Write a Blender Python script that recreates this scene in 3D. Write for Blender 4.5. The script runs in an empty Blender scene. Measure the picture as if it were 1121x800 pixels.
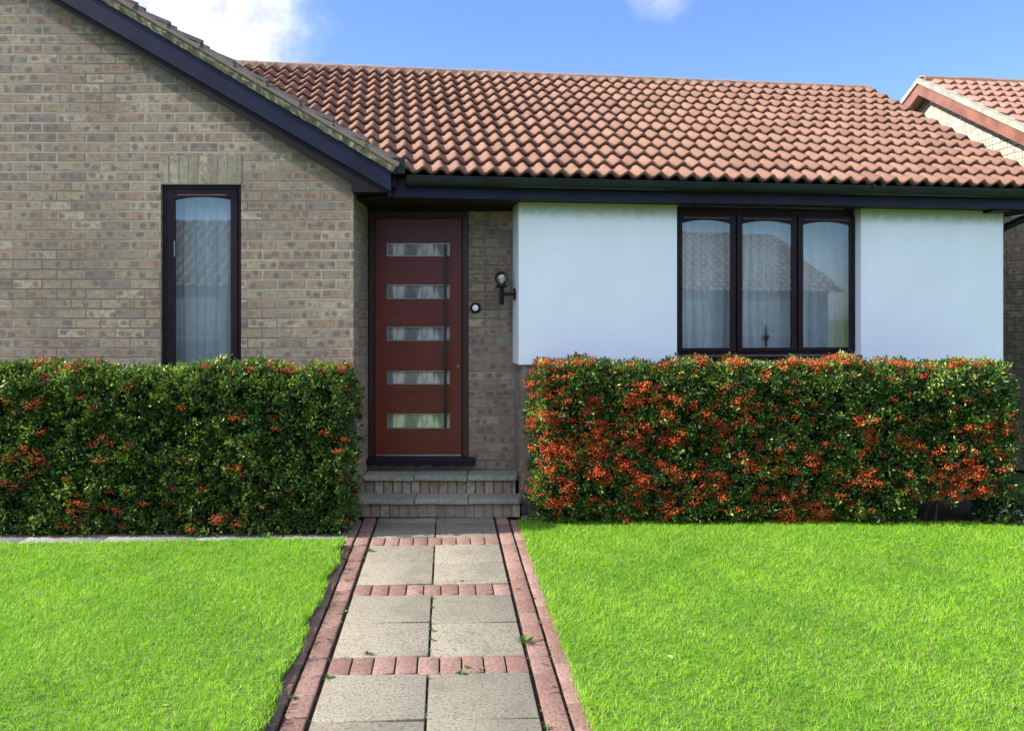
import bpy, bmesh, math, random
import numpy as np
from mathutils import Vector, Matrix
random.seed(7); rng = np.random.default_rng(11)
sc = bpy.context.scene
COL = sc.collection
WL = {}                                   # world position of every object's origin
F = 960.0; CX = 560.5; HZ = 346.0; EYE = 1.595

# ------------------------------------------------------------------ materials
class NT:
    def __init__(s, name):
        s.m = bpy.data.materials.new(name); s.m.use_nodes = True
        s.t = s.m.node_tree; s.b = s.t.nodes['Principled BSDF']; s.out = s.t.nodes['Material Output']
    def n(s, typ, **kw):
        o = s.t.nodes.new(typ)
        for k, v in kw.items(): setattr(o, k, v)
        return o
    def link(s, a, b): s.t.links.new(a, b)
    def put(s, sock, v):
        if isinstance(v, bpy.types.NodeSocket): s.link(v, sock)
        else: sock.default_value = v
    def math(s, op, a, b=0.0, c=None, clamp=False):
        o = s.n('ShaderNodeMath', operation=op); o.use_clamp = clamp
        s.put(o.inputs[0], a); s.put(o.inputs[1], b)
        if c is not None: s.put(o.inputs[2], c)
        return o.outputs[0]
    def coord(s, kind='Object'): return s.n('ShaderNodeTexCoord').outputs[kind]
    def noise(s, scale, detail=3, rough=.55, vec=None, out='Fac', dist=0):
        o = s.n('ShaderNodeTexNoise'); o.inputs['Scale'].default_value = scale
        o.inputs['Detail'].default_value = detail; o.inputs['Roughness'].default_value = rough
        o.inputs['Distortion'].default_value = dist
        s.link(vec if vec is not None else s.coord(), o.inputs['Vector']); return o.outputs[out]
    def ramp(s, fac, stops, interp='LINEAR'):
        o = s.n('ShaderNodeValToRGB'); o.color_ramp.interpolation = interp
        e = o.color_ramp.elements
        while len(e) < len(stops): e.new(.5)
        for i, (p, c) in enumerate(stops):
            e[i].position = p; e[i].color = (*c, 1) if len(c) == 3 else c
        s.put(o.inputs[0], fac); return o.outputs['Color']
    def mix(s, f, a, b, mode='MIX'):
        o = s.n('ShaderNodeMix', data_type='RGBA', blend_type=mode)
        s.put(o.inputs[0], f)
        s.put(o.inputs[6], (*a, 1) if isinstance(a, tuple) and len(a) == 3 else a)
        s.put(o.inputs[7], (*b, 1) if isinstance(b, tuple) and len(b) == 3 else b)
        return o.outputs[2]
    def step(s, v, lo, hi):
        o = s.n('ShaderNodeMapRange'); o.interpolation_type = 'SMOOTHSTEP'
        s.put(o.inputs[0], v); o.inputs[1].default_value = lo; o.inputs[2].default_value = hi
        return o.outputs[0]
    def bump(s, h, strength=.4, dist=.01):
        o = s.n('ShaderNodeBump'); o.inputs['Strength'].default_value = strength
        o.inputs['Distance'].default_value = dist; s.put(o.inputs['Height'], h)
        s.link(o.outputs[0], s.b.inputs['Normal'])
    def base(s, c): s.put(s.b.inputs['Base Color'], (*c, 1) if isinstance(c, tuple) and len(c) == 3 else c)
    def rough(s, r): s.put(s.b.inputs['Roughness'], r)
    def attr(s, name):
        o = s.n('ShaderNodeAttribute'); o.attribute_name = name; return o.outputs['Fac']

def simple(name, col, rough=.6, var=.25, scale=6, metallic=0, bump=0, bscale=80, spec=None):
    t = NT(name)
    if spec is None: spec = .22 if max(col) < .04 else .5
    t.b.inputs['Specular IOR Level'].default_value = spec
    n = t.noise(scale, 5)
    t.base(t.mix(t.step(n, .3, .7), tuple(c*(1-var) for c in col), tuple(min(1, c*(1+var)) for c in col)))
    t.rough(t.math('ADD', t.math('MULTIPLY', t.noise(scale*3), .2), rough-.1)); t.b.inputs['Metallic'].default_value = metallic
    if bump: t.bump(t.noise(bscale, 4), bump, .003)
    return t.m

def brick_mat(name, tone=1.0, soldier=False, soff=.018, tint=(1, 1, 1), mortar=(.33, .30, .245)):
    t = NT(name)
    uv = t.n('ShaderNodeUVMap'); uv.uv_map = 'UVMap'
    sep = t.n('ShaderNodeSeparateXYZ'); t.link(uv.outputs[0], sep.inputs[0])
    U, V = sep.outputs[0], sep.outputs[1]
    if soldier: U, V = V, U
    w = .225; h = .075
    wob = t.math('MULTIPLY', t.math('SUBTRACT', t.noise(7, 2), .5), .006)
    V2 = t.math('ADD', V, wob)
    rowf = t.math('DIVIDE', V2, h); row = t.math('FLOOR', rowf)
    if soldier: off = 0.0
    else: off = t.math('MULTIPLY', t.math('MODULO', t.math('ABSOLUTE', row), 2.0), .5)
    if soldier: uf = t.math('DIVIDE', t.math('ADD', U, soff), w)
    else: uf = t.math('ADD', t.math('DIVIDE', U, w), off)
    col = t.math('FLOOR', uf)
    fu = t.math('MULTIPLY', t.math('SUBTRACT', uf, col), w); fv = t.math('MULTIPLY', t.math('SUBTRACT', rowf, row), h)
    du = t.math('MINIMUM', fu, t.math('SUBTRACT', w, fu)); dv = t.math('MINIMUM', fv, t.math('SUBTRACT', h, fv))
    d = t.math('MINIMUM', du, dv)
    d = t.math('ADD', d, t.math('MULTIPLY', t.math('SUBTRACT', t.noise(55, 3), .5), .0045))
    bm = t.step(d, .0042, .0068)
    cid = t.n('ShaderNodeCombineXYZ'); t.link(col, cid.inputs[0]); t.link(row, cid.inputs[1])
    wn = t.n('ShaderNodeTexWhiteNoise'); wn.noise_dimensions = '3D'; t.link(cid.outputs[0], wn.inputs['Vector'])
    r1 = wn.outputs['Value']
    k = tone
    def c(a, b_, g): return (a*k*tint[0], b_*k*tint[1], g*k*tint[2])
    body = t.ramp(r1, [(0, c(.30, .265, .195)), (.16, c(.265, .245, .20)), (.3, c(.33, .295, .215)), (.44, c(.28, .225, .17)),
                       (.56, c(.40, .36, .28)), (.68, c(.285, .225, .175)), (.8, c(.20, .19, .175)), (.9, c(.31, .235, .175))], 'CONSTANT')
    cv = t.n('ShaderNodeCombineXYZ'); t.link(uf, cv.inputs[0]); t.link(rowf, cv.inputs[1])
    body = t.mix(t.math('MULTIPLY', t.step(t.noise(2.6, 3, .6, cv.outputs[0]), .45, .7), .6), body, c(.235, .18, .14))
    bl_ = t.noise(1.9, 3, .6, cv.outputs[0], dist=.8)
    body = t.mix(t.math('MULTIPLY', t.step(bl_, .56, .66), .6), body, c(.25, .26, .275))
    # mottling inside a brick
    mot = t.noise(26, 5, .65)
    body = t.mix(t.step(mot, .42, .75), body, c(.17, .14, .115))
    pale = t.noise(19, 4, .6)
    body = t.mix(t.math('MULTIPLY', t.step(pale, .56, .72), .55), body, c(.42, .40, .35))
    # kiss marks: dark oval patches, three to a brick, on some bricks
    sub = t.math('FLOOR', t.math('DIVIDE', fu, w/3)); su = t.math('SUBTRACT', fu, t.math('MULTIPLY', t.math('ADD', sub, .5), w/3))
    wn3 = t.n('ShaderNodeTexWhiteNoise'); wn3.noise_dimensions = '3D'
    cs0 = t.n('ShaderNodeCombineXYZ'); t.link(row, cs0.inputs[0]); t.link(col, cs0.inputs[1]); t.link(sub, cs0.inputs[2]); t.link(cs0.outputs[0], wn3.inputs['Vector'])
    sw = t.n('ShaderNodeSeparateXYZ'); t.link(wn3.outputs['Color'], sw.inputs[0])
    su = t.math('ADD', su, t.math('MULTIPLY', t.math('SUBTRACT', sw.outputs[0], .5), .036))
    su = t.math('MULTIPLY', su, t.math('ADD', .55, t.math('MULTIPLY', sw.outputs[2], .6)))
    sv = t.math('ADD', t.math('SUBTRACT', fv, h*.5), t.math('MULTIPLY', t.math('SUBTRACT', sw.outputs[1], .5), .022))
    nz = t.math('MULTIPLY', t.math('SUBTRACT', t.noise(40, 3), .5), .03)
    rr = t.math('SQRT', t.math('ADD', t.math('POWER', t.math('ABSOLUTE', t.math('ADD', su, nz)), 2.0), t.math('POWER', t.math('ABSOLUTE', sv), 2.0)))
    cs = t.n('ShaderNodeCombineXYZ'); t.link(col, cs.inputs[0]); t.link(row, cs.inputs[1]); t.link(sub, cs.inputs[2])
    wn2 = t.n('ShaderNodeTexWhiteNoise'); wn2.noise_dimensions = '3D'; t.link(cs.outputs[0], wn2.inputs['Vector'])
    on = t.step(wn2.outputs['Value'], 2.0 if soldier else .42, 3.0 if soldier else .62)
    disc = t.math('SUBTRACT', 1.0, t.step(rr, .013, .026))
    ring = t.math('SUBTRACT', 1.0, t.step(rr, .006, .014))
    blot = t.math('MULTIPLY', t.math('MULTIPLY', disc, on), t.math('SUBTRACT', .72, t.math('MULTIPLY', ring, t.math('MULTIPLY', t.step(r1, .5, 1.2), .45))))
    body = t.mix(blot, body, c(.115, .09, .085))
    fine = t.noise(240, 3, .7)
    body = t.mix(t.math('MULTIPLY', t.step(fine, .5, .8), .35), body, c(.12, .10, .08))
    # broad patches of darker and paler mortar, then weathering over the whole wall
    big = t.noise(.9, 4)
    mort = t.mix(t.step(big, .38, .62), tuple(x*.35 for x in mortar), tuple(x*.9 for x in mortar))
    colr = t.mix(bm, mort, body)
    colr = t.mix(t.math('MULTIPLY', t.step(t.noise(1.4, 5, .6), .45, .75), .35), colr, (.10, .09, .07))
    t.base(colr); t.rough(.9)
    hgt = t.math('ADD', t.math('MULTIPLY', bm, .8), t.math('MULTIPLY', t.noise(90, 4, .7), .35))
    t.bump(hgt, 1.0, .009)
    return t.m

def tile_mat(name, a, b, lichen=.25):
    t = NT(name)
    r = t.attr('rnd')
    c = t.ramp(r, [(0, tuple(x*.93 for x in a)), (.35, tuple(.6*x+.4*y for x, y in zip(a, b))), (.8, tuple(.4*x+.6*y for x, y in zip(a, b))), (1, b)])
    c = t.mix(t.math('MULTIPLY', t.step(t.noise(9, 5, .65), .45, .75), .35), c, tuple(x*.6 for x in a))
    c = t.mix(t.math('MULTIPLY', t.step(t.noise(60, 5, .7), .55, .75), .35), c, (.30, .235, .18))
    c = t.mix(t.math('MULTIPLY', t.step(t.noise(3.2, 6, .7), .6, .72), lichen), c, (.30, .29, .20))
    t.base(c); t.rough(.85); t.bump(t.noise(130, 4, .7), .35, .004)
    return t.m

def leaf_mat(name, stops, rough=.45, trans=.25, tcol=(.12, .22, .02), spec=.5):
    t = NT(name)
    r = t.attr('rnd'); c = t.ramp(r, stops)
    t.base(c); t.rough(rough); t.b.inputs['Specular IOR Level'].default_value = spec
    tr = t.n('ShaderNodeBsdfTranslucent'); t.link(t.mix(.5, c, tcol), tr.inputs[0])
    mx = t.n('ShaderNodeMixShader'); mx.inputs[0].default_value = trans
    t.link(t.b.outputs[0], mx.inputs[1]); t.link(tr.outputs[0], mx.inputs[2]); t.link(mx.outputs[0], t.out.inputs[0])
    return t.m

def glass_mat(name, refl=.28, tint=(.9, .95, .95), wav=.0):
    t = NT(name)
    tr = t.n('ShaderNodeBsdfTransparent'); tr.inputs[0].default_value = (*tint, 1)
    gl = t.n('ShaderNodeBsdfGlossy'); gl.inputs['Roughness'].default_value = .015
    fr = t.n('ShaderNodeFresnel'); fr.inputs[0].default_value = 1.5
    f = t.math('ADD', t.math('MULTIPLY', fr.outputs[0], .9), refl-.04, clamp=True)
    mx = t.n('ShaderNodeMixShader'); t.link(f, mx.inputs[0]); t.link(tr.outputs[0], mx.inputs[1]); t.link(gl.outputs[0], mx.inputs[2])
    if wav:
        bp = t.n('ShaderNodeBump'); bp.inputs['Strength'].default_value = wav; bp.inputs['Distance'].default_value = .02
        t.link(t.noise(2.5, 1), bp.inputs['Height']); t.link(bp.outputs[0], gl.inputs['Normal'])
    t.link(mx.outputs[0], t.out.inputs[0]); return t.m

M = {}
M['brick'] = brick_mat('buff_mottled_brick', .88, tint=(1.12, 1, .90), mortar=(.40, .36, .28))
M['brick_porch'] = brick_mat('porch_brick', .95, tint=(1.06, .95, .87))
M['soldier'] = brick_mat('soldier_brick', .9, soldier=True, soff=.0975, tint=(1.02, 1, .90))
M['riser'] = brick_mat('riser_brick', 1.0, soldier=True, soff=.10, tint=(1.05, .92, .85), mortar=(.23, .21, .175))
M['brick_sunlit'] = brick_mat('neighbour_sunlit_brick', 2.2, tint=(1.0, .96, .86), mortar=(.6, .56, .48))  # same buff brick as the bungalow, strong sunlight put into its colour
M['tile'] = tile_mat('terracotta_tile', (.20, .098, .060), (.265, .138, .088))
M['tile_far'] = tile_mat('far_terracotta_tile', (.30, .15, .105), (.36, .19, .135))
M['tile_old'] = tile_mat('lichened_tile', (.20, .15, .11), (.26, .21, .15), .7)
M['tile_opp'] = tile_mat('brown_grey_tile', (.20, .155, .13), (.27, .215, .18), .4)
M['ridge'] = tile_mat('ridge_tile', (.30, .19, .14), (.40, .27, .21), .45)
M['navy'] = simple('navy_painted_timber', (.010, .012, .031), .42, .25, 4, bump=.1)
M['navy2'] = simple('dark_painted_timber', (.008, .006, .011), .5, .2, 4)
M['soffit'] = simple('dark_soffit_board', (.010, .007, .008), .6, .2, 4)
M['gutter'] = simple('dark_green_grey_plastic', (.014, .022, .022), .33, .25, 5)
M['black'] = simple('black_metal', (.008, .008, .009), .38, .2, 9)
M['handle'] = simple('dark_steel_handle', (.05, .045, .042), .35, .2, 9, metallic=.6, spec=.5)
M['frame'] = simple('dark_plum_window_timber', (.016, .007, .011), .35, .25, 5)
M['strip'] = simple('worn_brown_timber_strip', (.22, .10, .06), .55, .3, 12)
M['curtain'] = simple('net_curtain_cloth', (.86, .89, .92), .9, .08, 3)
M['mortar'] = simple('weathered_verge_mortar', (.17, .15, .10), .95, .45, 14, bump=.9, bscale=60)
M['ridge_mortar'] = simple('pinkish_ridge_mortar', (.26, .18, .135), .95, .4, 14, bump=.9, bscale=60)
M['cream_mortar'] = simple('pale_verge_mortar', (.33, .30, .23), .9, .2, 9, bump=.4)
M['brownboard'] = simple('red_brown_bargeboard', (.22, .09, .06), .5, .25, 5)
M['white_edge'] = simple('white_painted_edge', (.7, .7, .68), .6, .1, 5)
M['chrome'] = simple('steel_trim', (.35, .33, .31), .3, .1, 9, metallic=1)
M['interior'] = simple('dim_interior_plaster', (.25, .24, .22), .9, .1, 3)
M['soil'] = simple('dark_soil', (.035, .026, .018), .95, .4, 14, bump=.8, bscale=30)
M['cloth_dark'] = simple('bin_green_plastic', (.010, .030, .027), .5, .2, 4)
M['rubber'] = simple('black_rubber', (.01, .01, .01), .8, .2, 4)
M['bronze'] = simple('dark_bronze', (.025, .022, .02), .4, .3, 20)
M['glass'] = glass_mat('window_glass', .11, (.93, .96, .97), .02)
M['globe'] = glass_mat('clear_globe_glass', .10, (.80, .82, .80))
M['bulb'] = simple('bulb_white_glass', (.75, .78, .75), .2, .05, 3)
M['bell'] = simple('bell_push_white', (.80, .82, .84), .3, .05, 9)
# door timber
t = NT('mahogany_door'); c = t.coord()
mp = t.n('ShaderNodeMapping'); mp.inputs['Scale'].default_value = (2.2, 2.2, 45); t.link(c, mp.inputs['Vector'])
g = t.noise(1.4, 5, .6, mp.outputs[0], dist=.6)
t.base(t.mix(t.step(g, .3, .7), (.085, .0095, .005), (.14, .016, .008))); t.rough(.38)
t.b.inputs['Coat Weight'].default_value = .12; t.b.inputs['Coat Roughness'].default_value = .2
t.bump(g, .08, .002); M['door'] = t.m
t = NT('mahogany_frame'); mp = t.n('ShaderNodeMapping'); mp.inputs['Scale'].default_value = (30, 30, 1.5); t.link(t.coord(), mp.inputs['Vector'])
g = t.noise(1.4, 5, .6, mp.outputs[0]); t.base(t.mix(t.step(g, .3, .7), (.022, .007, .006), (.035, .012, .009))); t.rough(.4); M['doorframe'] = t.m
# door glazing: dim mirror-like panes, reflections and hall shapes painted in as pale streaks
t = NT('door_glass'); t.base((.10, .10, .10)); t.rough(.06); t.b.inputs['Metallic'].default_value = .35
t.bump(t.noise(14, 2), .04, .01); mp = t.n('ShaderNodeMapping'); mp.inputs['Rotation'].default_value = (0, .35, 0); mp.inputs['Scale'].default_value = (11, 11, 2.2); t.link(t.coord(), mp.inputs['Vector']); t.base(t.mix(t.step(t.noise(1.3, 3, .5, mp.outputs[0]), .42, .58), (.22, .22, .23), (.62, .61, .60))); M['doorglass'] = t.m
# white painted cladding with green algae under the eaves
t = NT('white_painted_panel')
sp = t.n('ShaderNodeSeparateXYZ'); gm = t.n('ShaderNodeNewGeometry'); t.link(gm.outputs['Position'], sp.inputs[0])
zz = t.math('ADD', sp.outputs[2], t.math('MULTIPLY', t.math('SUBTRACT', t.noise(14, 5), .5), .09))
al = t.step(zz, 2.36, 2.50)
w_ = t.mix(t.step(t.noise(2.0, 5), .35, .7), (.76, .81, .86), (.80, .85, .90))
sm = t.n('ShaderNodeMapping'); sm.inputs['Scale'].default_value = (22, 22, 1.2); t.link(t.coord(), sm.inputs['Vector'])
w_ = t.mix(t.math('MULTIPLY', t.step(t.noise(1.0, 4, .6, sm.outputs[0]), .5, .8), .09), w_, (.5, .54, .46))
w_ = t.mix(t.math('MULTIPLY', t.step(t.noise(6, 6, .75), .62, .72), .25), w_, (.45, .45, .40))
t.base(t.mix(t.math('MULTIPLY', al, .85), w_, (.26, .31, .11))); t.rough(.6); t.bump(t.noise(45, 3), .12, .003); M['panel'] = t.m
# concrete paving
def slabmat(name, a, b, dark=.25):
    t = NT(name); r = t.attr('rnd')
    c = t.mix(r, a, b)
    c = t.mix(t.math('MULTIPLY', t.step(t.noise(70, 6, .85), .50, .58), .85), c, tuple(x*.35 for x in a))
    c = t.mix(t.math('MULTIPLY', t.step(t.noise(120, 4, .8), .58, .68), .8), c, tuple(min(.8, x*1.7) for x in b))
    c = t.mix(t.math('MULTIPLY', t.step(t.noise(5, 5, .65), .45, .75), dark), c, tuple(x*.45 for x in a))
    c = t.mix(t.math('MULTIPLY', t.step(t.noise(11, 6, .7), .6, .72), .35), c, (.10, .12, .04))
    t.base(c); t.rough(.92); t.bump(t.noise(190, 4, .75), .8, .004); return t.m
M['slab'] = slabmat('exposed_aggregate_slab', (.225, .197, .142), (.31, .272, .20), .45)
M['kerb'] = slabmat('grey_concrete_slab', (.23, .22, .19), (.28, .265, .23), .35)
M['tread'] = slabmat('green_grey_stone_tread', (.29, .285, .235), (.35, .34, .28), .35)
M['paver'] = slabmat('red_paving_brick', (.22, .115, .085), (.36, .215, .17), .4)
# grass
M['grass'] = leaf_mat('grass_blade', [(0, (.05, .155, .012)), (.4, (.18, .40, .020)), (.85, (.38, .63, .04)), (.97, (.36, .42, .09)), (1, (.46, .42, .20))], .5, .45, (.32, .66, .015), .3)
M['leaf'] = leaf_mat('firethorn_leaf', [(0, (.010, .028, .008)), (.45, (.034, .085, .016)), (.75, (.13, .22, .035)), (1, (.46, .56, .12))], .38, .24, (.24, .40, .02), .45)
M['leaf_dark'] = leaf_mat('dark_shrub_leaf', [(0, (.012, .030, .012)), (1, (.04, .085, .03))], .35, .15)
M['weed'] = leaf_mat('weed_leaf', [(0, (.06, .15, .02)), (1, (.16, .28, .04))], .5, .3)
t = NT('red_berry'); t.base(t.ramp(t.attr('rnd'), [(0, (.22, .012, .008)), (.5, (.52, .055, .013)), (1, (.78, .17, .025))])); t.rough(.38); M['berry'] = t.m
M['dry'] = leaf_mat('dry_leaf', [(0, (.35, .24, .10)), (1, (.55, .50, .30))], .7, .2)
t = NT('lawn_soil'); t.base(t.mix(t.step(t.noise(22, 5), .35, .65), (.07, .11, .015), (.13, .22, .02))); t.rough(.95); t.bump(t.noise(60, 4), .8, .01); M['lawnbase'] = t.m
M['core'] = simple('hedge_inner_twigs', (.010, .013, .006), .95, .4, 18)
M['asphalt'] = simple('asphalt', (.05, .05, .052), .9, .2, 4, bump=.5, bscale=200)
M['bark'] = simple('twig_bark', (.08, .055, .035), .9, .3, 20)

# ------------------------------------------------------------------ mesh helpers
def frame(o, deg):
    a = math.radians(deg); e = Vector((math.cos(a), math.sin(a), 0)); n = Vector((-math.sin(a), math.cos(a), 0)); o = Vector((o[0], o[1], 0))
    def f(u, v, z): return o + e*u + n*v + Vector((0, 0, z))
    f.e = e; f.n = n; f.o = o; return f
ID = frame((0, 0), 0)
WG = frame((0, 6.72), 0)                 # gabled wing wall plane, u = world x
PW = frame((0, 7.40), 0)                 # recessed porch wall plane
RF = frame((.075, 7.06), 8.2)            # long right-hand front
def u_at(px, v=0.0, fr=RF):
    s = (px-CX)/F; bx = fr.o.x+fr.n.x*v; by = fr.o.y+fr.n.y*v
    return (s*by-bx)/(fr.e.x-s*fr.e.y)
def quadbox(bm, fr, u0, u1, v0, v1, z0, z1, mi=0):
    vs = [bm.verts.new(fr(u, v, z)) for z in (z0, z1) for v in (v0, v1) for u in (u0, u1)]
    for q in ((0, 2, 3, 1), (4, 5, 7, 6), (0, 1, 5, 4), (2, 6, 7, 3), (0, 4, 6, 2), (1, 3, 7, 5)):
        bm.faces.new([vs[i] for i in q]).material_index = mi
    return vs
def extr(bm, fr, pts, v0, v1, mi=0):     # outline in (u, z), thickness along v
    a = [bm.verts.new(fr(u, v0, z)) for u, z in pts]; b = [bm.verts.new(fr(u, v1, z)) for u, z in pts]
    bm.faces.new(a).material_index = mi; bm.faces.new(b[::-1]).material_index = mi
    for i in range(len(pts)):
        j = (i+1) % len(pts); bm.faces.new((a[j], a[i], b[i], b[j])).material_index = mi
def sweep(bm, fr, prof, u0, u1, closed=True, caps=True):   # profile in (v, z) run along u
    a = [bm.verts.new(fr(u0, v, z)) for v, z in prof]; b = [bm.verts.new(fr(u1, v, z)) for v, z in prof]
    n = len(prof)
    for i in range(n if closed else n-1):
        j = (i+1) % n; bm.faces.new((a[i], a[j], b[j], b[i]))
    if caps and closed: bm.faces.new(a[::-1]); bm.faces.new(b)
def tube(bm, pts, r, n=12, cap=True):
    rings = []
    for i, p in enumerate(pts):
        p = Vector(p); d = (Vector(pts[min(i+1, len(pts)-1)])-Vector(pts[max(i-1, 0)])).normalized()
        x = d.orthogonal().normalized() if i == 0 else (px_ - d*px_.dot(d)).normalized()
        px_ = x; y = d.cross(x); rr = r[i] if isinstance(r, (list, tuple)) else r
        rings.append([bm.verts.new(p+(x*math.cos(2*math.pi*k/n)+y*math.sin(2*math.pi*k/n))*rr) for k in range(n)])
    for a, b in zip(rings, rings[1:]):
        for k in range(n): bm.faces.new((a[k], a[(k+1) % n], b[(k+1) % n], b[k]))
    if cap: bm.faces.new(rings[0][::-1]); bm.faces.new(rings[-1])
def boxuv(me):
    uvl = me.uv_layers.new(name='UVMap')
    for p in me.polygons:
        n = p.normal
        for li in p.loop_indices:
            co = me.vertices[me.loops[li].vertex_index].co
            if abs(n.z) > .7: uvl.data[li].uv = (co.x, co.y)
            else:
                tx, ty = -n.y, n.x
                if tx < 0: tx, ty = -tx, -ty
                L = math.hypot(tx, ty); uvl.data[li].uv = ((co.x*tx+co.y*ty)/L, co.z)
def link_me(name, me, mats, parent=None, origin=None):
    if not isinstance(mats, (list, tuple)): mats = [mats]
    for m in mats: me.materials.append(m)
    if origin is None:
        n = len(me.vertices); a = np.empty(n*3, 'f'); me.vertices.foreach_get('co', a); a = a.reshape(-1, 3)
        lo, hi = a.min(0), a.max(0); origin = Vector(((lo[0]+hi[0])/2, (lo[1]+hi[1])/2, lo[2]))
    me.transform(Matrix.Translation(-Vector(origin)))
    o = bpy.data.objects.new(name, me); COL.objects.link(o); WL[o.name] = Vector(origin)
    if parent: o.parent = parent; o.location = Vector(origin)-WL[parent.name]
    else: o.location = origin
    return o
def mk(name, bm, mats, parent=None, smooth=False, bevel=0, seg=2):
    bmesh.ops.recalc_face_normals(bm, faces=bm.faces)
    if bevel:
        bmesh.ops.bevel(bm, geom=[e for e in bm.edges if len(e.link_faces) == 2 and e.calc_face_angle(0) > .5], offset=bevel, segments=seg, profile=.5, affect='EDGES', clamp_overlap=True)
    me = bpy.data.meshes.new(name); bm.to_mesh(me); bm.free()
    boxuv(me)
    if smooth:
        for p in me.polygons: p.use_smooth = True
    return link_me(name, me, mats, parent)
def arr_mesh(name, V, Fc, mats, rnd=None, parent=None, smooth=False, midx=None):
    V = np.asarray(V, 'f'); Fc = np.asarray(Fc, 'i'); k = Fc.shape[1]; nf = len(Fc)
    me = bpy.data.meshes.new(name); me.vertices.add(len(V)); me.vertices.foreach_set('co', V.ravel())
    me.loops.add(nf*k); me.loops.foreach_set('vertex_index', Fc.ravel()); me.polygons.add(nf)
    me.polygons.foreach_set('loop_start', np.arange(0, nf*k, k, dtype='i')); me.polygons.foreach_set('loop_total', np.full(nf, k, 'i'))
    if rnd is not None:
        at = me.attributes.new('rnd', 'FLOAT', 'FACE'); at.data.foreach_set('value', np.asarray(rnd, 'f'))
    if midx is not None: me.polygons.foreach_set('material_index', np.asarray(midx, 'i'))
    me.update(calc_edges=True)
    if smooth: me.polygons.foreach_set('use_smooth', np.ones(nf, bool))
    return link_me(name, me, mats, parent)
def empty(name, loc):
    o = bpy.data.objects.new(name, None); COL.objects.link(o); o.location = loc; WL[o.name] = Vector(loc); return o
def tag(o, label=None, cat=None, group=None, kind=None):
    if label: o['label'] = label
    if cat: o['category'] = cat
    if group: o['group'] = group
    if kind: o['kind'] = kind
    return o
def B(): return bmesh.new()

# ------------------------------------------------------------------ tiled roofs
def tile_roof(name, mat, O, eu, es, u0, u1, length, courses, wave, parent, clip=None, amp=.042, th=.042, cols=12, skew=1):
    O = Vector(O); eu = Vector(eu).normalized(); es = Vector(es).normalized(); n = eu.cross(es).normalized()
    if n.z < 0: n = -n
    g = length/courses; V = []; Fc = []; R = []
    ff = np.linspace(0, 1, cols+1); fk = ff**1.28
    prof = amp*(.5-.5*np.cos(2*np.pi*fk))
    nw = int(round((u1-u0)/wave)); O_, eu_, es_, n_ = map(np.array, (O, eu, es, n))
    for k in range(courses):
        for w in range(nw):
            uc = u0+(w+.5)*wave; s0 = k*g-.0+random.uniform(-.004, .004); s1 = (k+1)*g+.02
            if clip and not clip(O+eu*uc+es*(k*g+g*.5)): continue
            j = random.uniform(-.0025, .0025); rn = random.random()
            tl = random.uniform(-.002, .002)
            us = u0+(w+ff*1.02)*wave
            rows = [(s0+.035, -.004), (s0+.014, th*.05), (s0-.001, th*.72), (s0+.006, th), (s1, .0)]
            b = len(V)
            for s, h in rows:
                for q in range(cols+1):
                    P = O_+eu_*us[q]+es_*s+n_*(prof[q]+h+j+tl*(ff[q]-.5))
                    V.append(P)
            for r in range(len(rows)-1):
                for q in range(cols):
                    a = b+r*(cols+1)+q; Fc.append((a, a+1, a+cols+2, a+cols+1)); R.append(rn)
    o = arr_mesh(name, V, Fc, mat, R, parent)
    return o
def slab_roof(bm, fr, prof_pts, u0, u1):
    sweep(bm, fr, prof_pts, u0, u1)

# ================================================================== THE HOUSE
house = empty('bungalow', (0, 7.2, 0))
tag(house, 'brick bungalow with red pantile roof, dark red front door and white wall panels', 'house')

# ---- gabled wing on the left
RX = -5.1; LX = 2*RX+1.2145; CWX = -1.2145
def zlow(x): return 2.53+.579*(-.918-x) if x > RX else 2.53+.579*(-.918-(2*RX-x))
def zup(x): return 3.001+.59*(-1.427-x) if x > RX else 3.001+.59*(-1.427-(2*RX-x))
wx0, wx1, wz0, wz1, wz2 = (176-CX)*.007, (264-CX)*.007, 1.02, 2.603, 2.827
bm = B()
zt = lambda x: zlow(x)+.05
extr(bm, WG, [(LX, 0), (wx0, 0), (wx0, zt(wx0)), (RX, zt(RX)), (LX, zt(LX))], 0, .22)
quadbox(bm, WG, wx0, wx1, 0, .22, 0, wz0)
extr(bm, WG, [(wx0, wz2), (wx1, wz2), (wx1, zt(wx1)), (wx0, zt(wx0))], 0, .22)
extr(bm, WG, [(wx1, 0), (CWX, 0), (CWX, zt(CWX)), (wx1, zt(wx1))], 0, .22)
bmesh.ops.remove_doubles(bm, verts=bm.verts, dist=.0005)
mk('gable_wall', bm, M['brick'], house)
bm = B(); quadbox(bm, WG, wx0, wx1, -.002, .2, wz1, wz2); mk('lintel_brickwork', bm, M['soldier'], house)
bm = B()
quadbox(bm, WG, CWX-.22, CWX, .2201, .68, 0, 2.74); mk('porch_side_wall', bm, M['brick'], house)
bm = B()
quadbox(bm, WG, LX, LX+.2, .221, 6.2, 0, 2.7); quadbox(bm, WG, LX+.201, CWX, 6.0, 6.2, 0, 2.7)
quadbox(bm, WG, CWX-.18, CWX-.02, .9, 6.0, 0, 2.7)
extr(bm, WG, [(LX+.01, 2.7), (CWX-.01, 2.7), (RX, zt(RX)-.02)], 6.0, 6.2)
mk('rear_wall', bm, M['brick'], house)

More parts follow.
